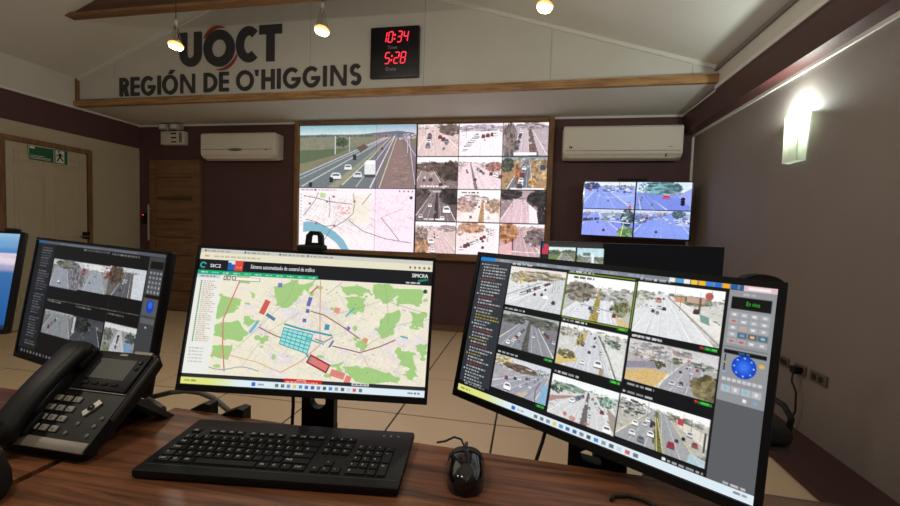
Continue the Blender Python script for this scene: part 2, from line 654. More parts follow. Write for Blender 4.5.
def right_screen():
    c = Cv(1120, 630, (16, 17, 20))
    rng = np.random.default_rng(5)
    c.rect(0, 0, 1, .026, (128, 134, 146))
    c.rect(.0, 0, .075, .03, (30, 130, 210))
    for k in range(7):
        c.words(.1 + k * .085, .008, .05, .012, (190, 196, 204), rng, .6)
    for k, q in enumerate(((238, 240, 240), (70, 160, 220), (240, 240, 240), (250, 200, 50), (250, 190, 30), (60, 130, 220), (40, 110, 220), (250, 170, 40), (40, 90, 150), (40, 90, 150))):
        c.rect(.735 + k * .02, .002, .751 + k * .02, .026, q)
    c.rect(.925, .0, 1, .03, (226, 190, 198))
    c.rect(.935, .008, .985, .022, (250, 250, 250), .8)
    c.rect(0, .028, .152, .955, (50, 54, 60))
    for k in range(40):
        v = .05 + k * .0222
        col = (214, 216, 218)
        if k in (5, 11, 14, 22, 27, 33):
            col = (176, 66, 62)
        if k in (17, 18, 25, 30):
            col = (206, 184, 70)
        ind = .012 + (.012 if k % 5 else 0)
        c.rect(ind, v, ind + .006, v + .009, col)
        c.words(ind + .012, v, (.06 + .05 * rng.random()), .009, col, rng)
    cells = [[(.158, .045, .396, .318), (.404, .05, .637, .319), (.646, .045, .884, .33)],
             [(.158, .362, .398, .602), (.406, .36, .638, .62), (.646, .37, .888, .6)],
             [(.16, .665, .396, .895), (.406, .685, .638, .935), (.642, .682, .887, .918)]]
    D = [[None] * 3 for _ in range(3)]

    def ex11(s, r):
        s.line([(.05, .95), (.85, .3)], .05, (216, 218, 220), .8)
        s.line([(.0, .75), (.6, .32)], .02, (120, 122, 124), .8)
        s.bush(.25, .32, .06, .1, (214, 180, 90), r, 14)
        s.rect(.66, .62, .76, .7, (250, 250, 252))
    road_feed(c.sub(*cells[0][0]), 11, (214, 206, 196), (206, 208, 210), .2, ((.78, 1.0), (-.1, 1.05)), (196, 198, 202), 3,
              None, ((.3, .22, .22, .13, (176, 152, 108), 40), (.62, .16, .35, .1, (168, 156, 130), 40), (.12, .3, .1, .12, (180, 170, 150))),
              (((.8, .28), (.25, .66), 15, .05, .09), (.86, .75, .08, DARK)), noise=.1, extra=ex11)
    road_feed(c.sub(*cells[0][1]), 12, (244, 244, 240), (178, 178, 172), .24, ((.5, .62), (-.1, .95)), (204, 206, 212), 4,
              ((.52, .55), (.42, .56), (182, 156, 66)), ((.22, .38, .25, .22, (138, 128, 112), 50), (.85, .6, .12, .2, (128, 132, 84), 40), (.72, .4, .2, .12, (150, 152, 146), 30)),
              (((.62, .4), (.8, .85), 3, .04, .07), ((.4, .45), (.2, .85), 4, .04, .06)), noise=.08,
              extra=lambda s, r: (s.line([(.3, .66), (.85, .74)], .03, (150, 156, 170), .8), s.poly([(.78, .78), (1.0, .92), (1, 1), (.85, 1)], (204, 176, 120)), s.words(.1, .03, .32, .045, (30, 30, 30), r)))
    road_feed(c.sub(*cells[0][2]), 13, (236, 234, 230), (196, 194, 186), .2, ((.26, .38), (-.25, .95)), (206, 208, 210), 5,
              None, ((.1, .26, .14, .09, (160, 168, 150), 30), (.65, .25, .22, .08, (120, 128, 104), 40), (.88, .62, .1, .08, (72, 92, 70), 24)),
              ((.28, .3, .09, (208, 130, 120)), (.2, .46, .06, WHITE), (.3, .44, .07, SILV), (.36, .46, .06, DARK), (.14, .44, .05, SILV), (.72, .42, .08, DARK)), noise=.06,
              extra=lambda s, r: (s.poly([(.42, .2), (1, .62), (1, .9), (.4, .24)], (216, 212, 204)), s.rect(.47, .2, .58, .3, (206, 138, 92)), s.rect(.6, .18, .8, .28, (190, 150, 130)),
                                  s.disc(.84, .12, .045, .07, (196, 82, 72)), s.rect(.74, .16, .765, .46, (118, 70, 58)), s.poly([(.76, .46), (.86, .5), (.88, .64), (.78, .6)], (110, 152, 140)), s.line([(.38, .22), (1.02, .98)], .02, (120, 122, 116), .8)))
    road_feed(c.sub(*cells[1][0]), 21, (160, 166, 164), (122, 122, 128), .14, ((.44, .6), (-.15, 1.02)), (136, 136, 148), 6,
              ((.5, .53), (.44, .56), (98, 96, 92)), ((.2, .2, .22, .12, (92, 98, 88), 50), (.78, .18, .24, .13, (104, 106, 96), 50), (.5, .1, .4, .06, (98, 104, 92), 30)),
              (((.44, .4), (.28, .75), 6, .05, .1), (.18, .86, .11, WHITE), (.62, .55, .06, WHITE), ((.75, .35), (.98, .6), 7, .05, .08)), noise=.1)
    road_feed(c.sub(*cells[1][1]), 22, (238, 238, 236), (196, 196, 190), .1, ((.44, .58), (.12, .9)), (188, 190, 196), 4,
              None, ((.12, .2, .16, .1, (170, 164, 150), 40), (.8, .28, .12, .1, (110, 128, 110), 30)),
              ((.42, .8, .09, WHITE), (.65, .76, .15, WHITE), (.5, .55, .06, DARK), (.56, .4, .05, DARK), (.58, .3, .04, SILV), (.66, .5, .07, SILV), (.55, .22, .04, DARK), (.82, .78, .05, WHITE)), noise=.07,
              extra=lambda s, r: (s.poly([(.36, .16), (.44, .12), (.4, .4), (.26, .5)], TAN), s.bush(.34, .32, .05, .14, (132, 124, 64), r, 24), s.poly([(.0, .8), (.3, .7), (.35, .82), (.05, 1), (0, 1)], (206, 178, 100)),
                                  s.bush(.16, .72, .13, .1, (112, 104, 56), r, 30), s.line([(.6, .14), (.78, .55), (.92, 1)], .035, (86, 110, 92), .9), s.poly([(.66, .2), (1, .5), (1, .95), (.9, .9)], (212, 212, 208), .7), s.rect(.68, .86, .74, 1, (160, 140, 90))))
    road_feed(c.sub(*cells[1][2]), 23, (190, 188, 190), (170, 168, 164), .3, ((.66, .84), (.36, .88)), (156, 154, 162), 3,
              None, ((.95, .75, .2, .26, (122, 110, 70), 70), (.36, .48, .1, .09, (84, 88, 62), 34), (.58, .3, .06, .07, (92, 100, 70), 20), (.85, .3, .1, .08, (120, 128, 116), 20)),
              ((.55, .8, .1, SILV), (.72, .36, .05, WHITE), (.8, .4, .05, RED), (.86, .36, .05, BLUE), (.74, .5, .05, WHITE)),
              town=((0, .0, .7, .36, 150, [(196, 180, 176), (160, 120, 116), (120, 140, 160), (210, 204, 198), (90, 110, 116), (180, 150, 140)]),), noise=.09,
              extra=lambda s, r: (s.poly([(0, .56), (.32, .42), (.36, .56), (0, .72)], (138, 132, 150)), s.poly([(0, .78), (.3, .6), (.5, .62), (.38, .98), (.36, 1), (0, .98)], (206, 168, 96)), s.line([(.5, .62), (.4, 1)], .02, (220, 214, 200))))
    road_feed(c.sub(*cells[2][0]), 31, (196, 198, 206), (160, 160, 166), .26, ((.75, 1.0), (-.3, .8)), (150, 150, 166), 4,
              None, ((.15, .14, .18, .13, (180, 166, 120), 40), (.5, .24, .3, .1, (112, 88, 72), 50), (.88, .2, .12, .1, (150, 160, 160), 24)),
              ((.3, .82, .2, WHITE), (.26, .6, .1, (150, 60, 80)), (.42, .54, .08, DARK), (.5, .52, .08, WHITE), ((.6, .46), (.85, .36), 5, .07, .05)), noise=.1,
              extra=lambda s, r: (s.poly([(.9, .5), (1, .45), (1, 1), (.86, 1)], (120, 168, 206)), s.line([(.86, .45), (.8, .7), (.82, 1)], .03, (96, 98, 100)), s.poly([(.45, .95), (.7, .8), (.6, 1)], (190, 170, 130))))
    road_feed(c.sub(*cells[2][1]), 32, (218, 230, 226), (198, 198, 196), .2, ((.5, .68), (-.05, 1.0)), (196, 196, 198), 5,
              ((.57, .59), (.52, .62), (120, 110, 112)), ((.1, .32, .1, .1, (70, 90, 76), 24), (.3, .22, .22, .08, (120, 150, 130), 40), (.85, .3, .1, .12, (110, 150, 128), 30)),
              (((.52, .3), (.34, .5), 8, .06, .1), ((.64, .3), (.82, .55), 9, .05, .08), (.9, .86, .16, WHITE), (.64, .7, .08, SILV)), noise=.08,
              extra=lambda s, r: (s.poly([(0, .55), (.3, .4), (.45, .36), (.1, .6), (0, .7)], (170, 128, 122)), s.poly([(.86, .4), (1, .55), (1, .9), (.94, .8)], (156, 140, 128)), s.disc(.28, .85, .03, .05, (196, 90, 86), .8), s.disc(.4, .9, .05, .06, (200, 110, 104), .7), s.disc(.62, .9, .04, .03, (200, 110, 104), .8)))
    road_feed(c.sub(*cells[2][2]), 33, (226, 226, 224), (176, 172, 160), .16, ((.4, .56), (-.05, .96)), (152, 154, 156), 5,
              ((.43, .46), (.48, .56), (112, 120, 64)), ((.46, .7, .03, .16, (84, 92, 54), 24), (.7, .2, .12, .08, (120, 120, 100), 24)),
              ((.22, .55, .11, WHITE), (.33, .5, .1, SILV), (.2, .78, .12, (210, 214, 222)), (.31, .86, .13, (110, 116, 126)), (.41, .68, .12, WHITE), (.42, .44, .09, DARK), (.64, .76, .13, (176, 44, 52)), (.36, .4, .08, WHITE), (.88, .6, .1, (160, 70, 60)), (.82, .42, .1, SILV)),
              town=((0, .06, .36, .4, 80, [(190, 190, 188), (90, 92, 92), (130, 132, 130), (220, 220, 216), (60, 62, 64)]),), noise=.08,
              extra=lambda s, r: (s.poly([(.66, .2), (1, .34), (1, .62), (.68, .34)], (206, 198, 184)), s.rect(.68, .16, .74, .3, (196, 60, 64)), s.line([(0, .84), (.26, .5), (.36, .34)], .02, (206, 178, 110)), s.line([(.62, .3), (.94, .98)], .022, (196, 174, 110)),
                                  s.rect(.96, .3, .98, .7, (80, 80, 80)), s.disc(.76, .56, .02, .04, (40, 42, 44)), s.poly([(.84, .8), (1, .86), (1, 1), (.82, 1)], (160, 200, 220), .7), s.line([(.44, .3), (.5, 1)], .02, (214, 186, 96)), s.line([(.46, .3), (.57, 1)], .02, (214, 186, 96))))
    for r in range(3):
        for q in range(3):
            u0, v0, u1, v1 = cells[r][q]
            c.words(u0 + .004, v0 - .024, .09, .012, (226, 226, 228), rng)
            if r or q:
                c.rect(u1 - .036, v1 + .008, u1 - .002, v1 + .024, (24, 120, 40))
                c.words(u1 - .03, v1 + .01, .026, .011, (90, 220, 70), rng)
            if q == 2:
                c.rect(u1 - .046, v1 + .008, u1 - .038, v1 + .02, (196, 50, 40))
                c.words(u0 + .01, v1 + .014, .08, .011, (226, 226, 228), rng)
    for (x0, y0, x1, y1) in (cells[0][1],):
        for a, b, e, f in ((x0, y0 - .012, x1, y0 - .012), (x0, y1 + .008, x1, y1 + .008), (x0 - .004, y0, x0 - .004, y1), (x1 + .004, y0, x1 + .004, y1)):
            c.line([(a, b), (e, f)], .006, (120, 150, 40))
    # control strip
    c.rect(.893, .028, 1, .575, (146, 148, 152))
    c.rect(.893, .575, 1, .955, (92, 94, 98))
    c.words(.925, .042, .03, .01, (230, 230, 230), rng, .5)
    c.rect(.9, .062, .99, .122, (10, 12, 10))
    for r in range(5):
        for q in range(4):
            u, v = .9 + q * .023, .136 + r * .033
            c.rect(u, v, u + .021, v + .027, (168, 170, 174))
            g = ((228, 230, 232), (210, 214, 218))[(r + q) % 2]
            if (r, q) in ((1, 0), (4, 0), (4, 1)):
                g = (206, 90, 84)
            if (r, q) in ((2, 1),):
                g = (226, 150, 120)
            if r == 3 and q:
                c.rect(u, v, u + .021, v + .027, (96, 104, 116))
                g = ((96, 176, 220), (240, 190, 130), (120, 200, 240))[q - 1]
            c.rect(u + .006, v + .008, u + .015, v + .019, g)
    c.rect(.895, .31, .995, .314, (110, 112, 116))
    c.rect(.897, .326, .993, .345, (12, 14, 20))
    c.words(.93, .33, .025, .01, (70, 150, 220), rng)
    c.rect(.9, .35, .904, .43, (60, 62, 66))
    c.rect(.899, .385, .906, .392, (220, 170, 60))
    c.rect(.899, .43, .905, .437, (120, 200, 240))
    for k in range(8):
        t = k / 7
        c.disc(.946, .397, .028 * (1 - .75 * t), .055 * (1 - .75 * t), (10 + 50 * t, 60 + 60 * t, 190 + 50 * t))
    for k in range(8):
        t = k * math.pi / 4
        c.rect(.946 + .022 * math.cos(t) - .002, .397 + .043 * math.sin(t) - .003, .946 + .022 * math.cos(t) + .002, .397 + .043 * math.sin(t) + .003, (190, 220, 250))
    c.disc(.984, .377, .006, .01, (226, 180, 90))
    for k in range(8):
        c.rect(.9 + k * .0115, .46, .909 + k * .0115, .476, (200, 202, 206))
    for k in range(4):
        c.rect(.9 + k * .023, .497, .921 + k * .023, .53, (180, 186, 190))
        c.rect(.907 + k * .023, .505, .914 + k * .023, .52, (120, 190, 220) if k in (0, 2) else (226, 226, 226))
        c.rect(.906 + k * .023, .545, .914 + k * .023, .56, ((140, 150, 160), (140, 150, 160), (236, 240, 244), (120, 170, 220))[k])
    # bottom line and task bar
    c.rect(0, .925, .892, .955, (20, 21, 24))
    c.words(.03, .93, .1, .012, (170, 170, 170), rng)
    c.rect(.78, .935, .79, .95, (240, 240, 240))
    c.words(.795, .94, .09, .011, (210, 210, 210), rng)
    c.words(.93, .94, .05, .011, (210, 210, 210), rng)
    taskbar(c, .957, .272, rng)
    c.words(.955, .967, .03, .009, (80, 84, 90), rng)
    return c


def taskbar(c, v0, us, rng):
    w = c.w
    for x in range(w):
        t = x / w
        a = np.array((222, 226, 130)) if t < .18 else None
        k = min(max((t - .12) / .12, 0), 1)
        col = np.array((222, 228, 132)) * (1 - k) + np.array((222, 236, 244)) * k
        c.a[int(v0 * c.h):, x] = col / 255.0
    vm = (v0 + 1) / 2
    d = (1 - v0) * .27
    c.words(.015, vm - d * .6, .05, d * 1.0, (150, 120, 60), rng)
    c.rect(us - .008, vm - d, us + .008, vm + d, (40, 110, 200))
    c.words(us + .018, vm - d * .5, .03, d, (150, 156, 166), rng)
    for k, q in enumerate(((90, 110, 90), (90, 100, 120), (120, 126, 140), (230, 190, 80), (50, 140, 190), (60, 90, 170), (60, 80, 130), (110, 120, 140), (60, 70, 60), (60, 120, 200), (130, 140, 150), (70, 80, 90), (200, 206, 210), (210, 80, 70), (90, 100, 110))):
        u = us + .095 + k * .0245
        c.rect(u - .007, vm - d * .9, u + .007, vm + d * .9, q, .85)


def map_screen():
    c = Cv(1280, 720, (240, 238, 230))
    rng = np.random.default_rng(3)
    c.rect(0, 0, 1, .03, (206, 206, 198))
    c.rect(0, .03, 1, .084, (232, 226, 200))
    for k, u in enumerate((.03, .2, .35, .47)):
        c.words(u, .012, .1, .012, (120, 120, 118), rng, .7)
        c.rect(u - .012, .01, u - .005, .024, (70, 80, 90))
    c.words(.02, .05, .025, .014, (220, 140, 80), rng)
    c.words(.06, .052, .2, .012, (140, 136, 120), rng, .6)
    for k in range(5):
        c.rect(.9 + k * .02, .05, .908 + k * .02, .066, (110, 106, 96))
    c.rect(0, .084, 1, .19, (24, 26, 30))
    # logo, flag emblem
    for k in range(24):
        t = k / 24 * 5.0 + 1.0
        c.disc(.02 + .011 * math.cos(t), .128 + .019 * math.sin(t), .003, .005, (60, 170, 170))
    c.rect(.125, .085, .155, .16, (40, 92, 170))
    c.rect(.125, .085, .155, .112, (226, 230, 238))
    c.rect(.125, .1, .14, .112, (40, 92, 170))
    c.rect(.155, .085, .19, .16, (226, 72, 58))
    c.words(.16, .13, .024, .008, (250, 210, 200), rng)
    c.rect(0, .165, .515, .198, (26, 168, 118))
    for k in range(11):
        c.words(.015 + k * .046, .176, .028, .01, (226, 246, 238), rng, .8)
    c.words(.89, .17, .06, .011, (226, 232, 232), rng)
    # list on the left
    c.rect(0, .198, .103, .925, (236, 236, 230))
    c.rect(0, .2, .1, .225, (206, 210, 222))
    c.words(.015, .206, .07, .01, (110, 110, 120), rng)
    for k in range(30):
        v = .245 + k * .0152
        c.rect(.02, v, .026, v + .011, (44, 140, 52))
        c.words(.032, v, .035 + .03 * rng.random(), .008, (206, 150, 110) if k % 2 else (170, 160, 140), rng, .8)
    for k in range(5):
        c.words(.015, .74 + k * .024, .06, .008, (150, 150, 150), rng, .7)
    # the map
    m = c.sub(.106, .195, 1, .925)
    m.fill((240, 232, 206))
    U = lambda u, v: ((u - .106) / .894, (v - .195) / .73)
    r2 = np.random.default_rng(8)
    for k in range(60):
        u, v = r2.random(), r2.random()
        m.poly([(u, v), (u + .1 * r2.random(), v + .03), (u + .09, v + .14 * r2.random()), (u - .02, v + .1)], ((242, 226, 214), (234, 222, 226), (244, 234, 208), (236, 226, 230))[r2.integers(4)], .8)
    # urban fabric: fine grid of streets
    for (x0, y0, x1, y1, n, ang) in ((.2, .15, .52, .95, 200, .5), (.36, .1, .7, .6, 170, -.4), (.5, .5, .98, .98, 170, .35), (.02, .5, .3, .98, 40, .2)):
        for k in range(n):
            a, b = x0 + (x1 - x0) * r2.random(), y0 + (y1 - y0) * r2.random()
            l = .025 + .05 * r2.random()
            q = ang + (math.pi / 2 if k % 2 else 0)
            m.line([(a - l * math.cos(q) / 2, b - l * math.sin(q)), (a + l * math.cos(q) / 2, b + l * math.sin(q))], .004, (206, 194, 190), .5)
    for k in range(420):
        a, b = .18 + .8 * r2.random(), .05 + .93 * r2.random()
        l, q = .02 + .04 * r2.random(), (.45, -.4, .35)[k % 3] + (math.pi / 2 if k % 2 else 0)
        m.line([(a - l * math.cos(q) / 2, b - l * math.sin(q)), (a + l * math.cos(q) / 2, b + l * math.sin(q))], .006, ((250, 248, 244), (222, 206, 206), (206, 206, 214))[k % 3], .7)
    G = (162, 207, 122)
    for k in range(22):
        m.disc(r2.random(), r2.random(), .006 + .014 * r2.random(), .01 + .022 * r2.random(), G, .9)
    for P in ([(0, .2), (.1, .25), (.08, .38), (.0, .46)], [(.0, .52), (.1, .46), (.17, .58), (.12, .66), (.02, .62)], [(.12, .42), (.2, .44), (.16, .52)],
              [(.26, .1), (.36, .02), (.4, .12), (.33, .3), (.28, .3)], [(.36, .06), (.44, .03), (.42, .14)], [(.56, .05), (.68, .03), (.72, .1), (.6, .14)],
              [(.6, .16), (.7, .14), (.68, .3), (.62, .34)], [(.72, .02), (.8, .0), (.86, .08), (.8, .2), (.74, .16)], [(.84, .04), (.97, .05), (.96, .18), (.85, .2)],
              [(.8, .3), (.86, .26), (.84, .5), (.78, .56), (.76, .46)], [(.9, .26), (.98, .28), (.97, .42), (.92, .42)], [(.62, .86), (.72, .84), (.84, .88), (.88, .98), (.68, .99)],
              [(.86, .64), (.94, .68), (.95, .84), (.88, .8)], [(.67, .58), (.72, .56), (.71, .68), (.66, .66)], [(.9, .86), (.95, .82), (.97, .9), (.92, .94)],
              [(.02, .72), (.1, .7), (.08, .84), (.0, .82)], [(.2, .62), (.26, .6), (.25, .68)], [(.56, .84), (.62, .8), (.6, .9)], [(.95, .6), (1, .58), (1, .7), (.97, .72)], [(.07, .0), (.14, .0), (.12, .06), (.08, .07)]):
        Q = []
        for i in range(len(P)):
            (a, b), (e, f) = P[i], P[(i + 1) % len(P)]
            for t in (0, .25, .5, .75):
                Q.append((a + (e - a) * t + .022 * (r2.random() - .5), b + (f - b) * t + .034 * (r2.random() - .5)))
        m.poly(Q, G)
        for i in range(3):
            k = r2.integers(len(Q))
            m.disc(Q[k][0], Q[k][1], .012 * r2.random() + .004, .02 * r2.random() + .006, G)
    R1, R2 = (212, 118, 100), (150, 98, 84)
    L = lambda pts, w, q, al=1: m.line([U(*p) for p in pts], w, q, al)
    L([(.189, .205), (.138, .527), (.15, .7), (.173, .9)], .012, R1)
    L([(.527, .195), (.54, .45), (.554, .671), (.48, .8), (.404, .883)], .008, (222, 140, 110))
    L([(.404, .883), (.3, .82), (.18, .78), (.11, .77)], .008, (222, 170, 130))
    L([(.291, .569), (.36, .62), (.43, .66)], .011, R2)
    L([(.604, .674), (.66, .69), (.721, .71), (.8, .66), (.865, .604)], .011, R2)
    L([(.5, .43), (.559, .454), (.64, .53), (.716, .611)], .011, R2)
    L([(.716, .611), (.73, .72), (.8, .9)], .006, (206, 180, 150))
    L([(.53, .63), (.57, .65), (.604, .61)], .01, R2)
    L([(.49, .3), (.52, .24)], .016, (206, 110, 96))
    L([(.56, .3), (.62, .2)], .004, (150, 140, 130))
    L([(.6, .45), (.8, .32), (.99, .4)], .004, (150, 170, 140))
    L([(.72, .7), (.86, .5), (1, .44)], .005, (170, 180, 150))
    L([(.8, .2), (.82, .34), (.83, .5)], .004, (160, 160, 150))
    L([(.2, .75), (.3, .55), (.4, .35), (.42, .2)], .004, (170, 160, 150))
    L([(.24, .86), (.33, .6), (.45, .45)], .004, (190, 170, 150))
    RB = lambda u, v, du, dv, ang, col, al=.9: m.poly([U(u + a * du * math.cos(ang) - b * dv * math.sin(ang) * .56, v + a * du * math.sin(ang) * 1.78 + b * dv * math.cos(ang)) for a, b in ((-1, -1), (1, -1), (1, 1), (-1, 1))], col, al)
    RB(.305, .42, .012, .055, .35, (216, 78, 62))
    RB(.335, .49, .022, .012, .5, (60, 120, 170))
    RB(.49, .36, .008, .034, .2, (84, 96, 190))
    RB(.487, .43, .008, .014, .1, (84, 96, 190))
    RB(.478, .5, .008, .014, .0, (84, 96, 190))
    RB(.358, .25, .009, .016, 0, (110, 110, 190))
    RB(.555, .806, .048, .034, .42, (150, 40, 44), 1)
    RB(.555, .806, .042, .023, .42, (230, 120, 112), 1)
    RB(.638, .873, .03, .024, .25, (230, 120, 108))
    RB(.682, .905, .012, .026, .3, (230, 120, 108))
    RB(.61, .413, .012, .02, .2, (240, 140, 110))
    RB(.74, .62, .01, .016, .2, (240, 140, 100))
    RB(.6, .66, .004, .03, .5, (70, 110, 180))
    RB(.575, .54, .01, .02, .1, (50, 140, 180))
    RB(.665, .54, .007, .012, .5, (110, 100, 190))
    RB(.27, .57, .006, .05, .55, (90, 180, 206))
    RB(.665, .42, .004, .045, .7, (90, 180, 196))
    RB(.9, .58, .016, .006, .2, (60, 170, 190))
    # the cyan grid in the middle
    m.poly([U(*p) for p in ((.395, .56), (.52, .6), (.505, .74), (.385, .68))], (150, 226, 220))
    for t in np.linspace(0, 1, 6):
        L([(.395 - .01 * t, .56 + .12 * t), (.52 - .015 * t, .6 + .14 * t)], .008, (40, 150, 160))
    for t in np.linspace(0, 1, 7):
        L([(.395 + .125 * t, .56 + .04 * t), (.385 + .12 * t, .68 + .06 * t)], .006, (40, 150, 160))
    L([(.395, .535), (.47, .565), (.6, .6)], .018, (40, 160, 170))
    L([(.49, .63), (.57, .665)], .014, (60, 180, 190))
    L([(.5, .74), (.525, .79)], .014, (40, 160, 160))
    for k in range(30):
        u, v = U(.2 + .7 * r2.random(), .25 + .65 * r2.random())
        m.rect(u, v, u + .006, v + .01, ((70, 120, 160), (90, 150, 90), (206, 90, 80), (100, 100, 160))[r2.integers(4)], .7)
    for k in range(7):
        m.line([(.0 + .1 * k / 3, .93 + .02 * math.sin(k)), (.0 + .1 * (k + 1) / 3, .93 + .02 * math.sin(k + 1))], .008, (130, 150, 180))
    # tool boxes on the map
    for k, (u, w) in enumerate(((.115, .012), (.13, .014), (.15, .016))):
        c.rect(u, .2, u + w, .235, (96, 100, 104))
        c.rect(u + .003, .207, u + w - .003, .228, (230, 230, 226))
    c.rect(.165, .205, .27, .235, (120, 120, 116))
    c.rect(.167, .209, .268, .231, (244, 240, 226))
    c.disc(.975, .235, .009, .016, (34, 84, 60))
    m.noise(.05, rng, 2)
    m.desat(.12)
    # bottom strip and task bar
    c.rect(0, .925, 1, .952, (40, 42, 46))
    c.rect(.423, .922, .578, .952, (206, 48, 38))
    c.words(.475, .927, .04, .009, (250, 230, 226), rng)
    c.words(.43, .94, .13, .009, (250, 230, 226), rng)
    c.rect(.7, .925, .77, .945, (206, 206, 206))
    c.words(.705, .93, .06, .009, (70, 70, 70), rng)
    taskbar(c, .952, .3, rng)
    c.words(.93, .968, .05, .012, (90, 94, 100), rng)
    return c


def left_screen():
    c = Cv(640, 360, (15, 16, 18))
    rng = np.random.default_rng(15)
    c.rect(0, 0, 1, .028, (92, 98, 110))
    c.rect(0, 0, .06, .028, (50, 110, 160))
    c.words(.2, .01, .6, .012, (160, 164, 172), rng, .6)
    c.words(.4, .035, .2, .012, (190, 190, 190), rng, .7)
    c.words(.62, .04, .2, .012, (190, 190, 190), rng, .7)
    c.rect(0, .03, .155, .95, (34, 36, 40))
    for k in range(38):
        if k % 9 != 8:
            c.words(.05, .06 + k * .0228, .05 + .05 * rng.random(), .009, (160, 120, 110) if k % 12 == 5 else (150, 152, 156), rng, .8)
    road_feed(c.sub(.168, .146, .405, .385), 41, (190, 196, 206), (130, 132, 136), .2, ((.1, .5), (.0, .7)), (150, 156, 170), 2, None, ((.5, .15, .4, .14, (120, 118, 108), 50), (.85, .5, .15, .4, (130, 126, 136), 40)), ((.3, .75, .12, WHITE),), noise=.15)
    road_feed(c.sub(.405, .146, .625, .375), 42, (220, 220, 222), (150, 150, 156), .25, ((.4, .7), (.2, .95)), (158, 166, 178), 1, None, ((.1, .6, .08, .3, (110, 110, 116), 30),), ((.12, .3, .2, (180, 90, 80)), (.95, .3, .16, (190, 70, 60))), town=((0, 0, .4, .3, 20), (.7, 0, 1, .4, 30, [(120, 90, 80), (150, 70, 60), (190, 180, 170)])), noise=.08)
    road_feed(c.sub(.625, .14, .882, .37), 43, (200, 204, 210), (110, 106, 100), .15, ((.5, .6), (.15, .62)), (96, 96, 102), 3, None, ((.2, .3, .2, .3, (100, 82, 66), 60),), (((.5, .25), (.35, .85), 5, .07, .12),), noise=.12, extra=lambda s, r: s.poly([(.68, .2), (1, .1), (1, 1), (.7, 1)], (206, 212, 222)))
    c.line([(.175, .5), (.88, .48)], .006, (110, 112, 100))
    for u in (.18, .42, .665):
        c.words(u, .505, .12, .012, (170, 170, 160), rng)
    c.line([(.66, .4), (.66, .8)], .004, (90, 92, 90))
    road_feed(c.sub(.175, .585, .415, .79), 44, (150, 156, 160), (120, 122, 122), .1, ((.3, .8), (-.1, 1)), (136, 140, 146), 4, None, (), (((.5, .2), (.2, .7), 5, .08, .15),), noise=.18)
    road_feed(c.sub(.415, .585, .65, .79), 45, (70, 74, 80), (60, 64, 68), .3, ((.3, .8), (-.1, 1)), (74, 78, 86), 3, None, ((.3, .3, .3, .3, (50, 56, 54), 40),), (), noise=.25, extra=lambda s, r: s.rect(.02, .05, .1, .7, (190, 194, 200)))
    road_feed(c.sub(.66, .58, .884, .80), 46, (210, 214, 216), (150, 152, 156), .2, ((.45, .55), (.25, .75)), (186, 190, 196), 2, None, ((.15, .4, .15, .2, (120, 120, 110), 40), (.85, .4, .15, .18, (84, 96, 90), 40), (.15, .85, .12, .14, (110, 130, 80), 24)), (((.5, .3), (.45, .8), 5, .08, .1),), noise=.12, extra=lambda s, r: s.rect(.72, .55, .9, .95, (110, 160, 210)))
    c.rect(.888, .03, 1, .95, (70, 72, 76))
    c.rect(.9, .06, .985, .12, (14, 15, 16))
    for r in range(5):
        for q in range(4):
            c.rect(.902 + q * .022, .135 + r * .036, .92 + q * .022, .163 + r * .036, (112, 114, 118))
            c.rect(.907 + q * .022, .143 + r * .036, .914 + q * .022, .155 + r * .036, (190, 192, 196))
    c.rect(.895, .315, .99, .34, (12, 14, 16))
    c.rect(.893, .34, .99, .47, (96, 98, 102))
    c.disc(.942, .4, .024, .05, (24, 70, 210))
    c.disc(.942, .39, .014, .028, (60, 120, 240))
    c.rect(.895, .49, .985, .53, (104, 106, 110))
    c.rect(.93, .55, .94, .565, (206, 206, 206))
    for k in range(10):
        c.rect(.03 + k * .028, .965, .043 + k * .028, .985, ((160, 162, 170), (110, 120, 150), (170, 160, 120))[k % 3], .8)
    return c


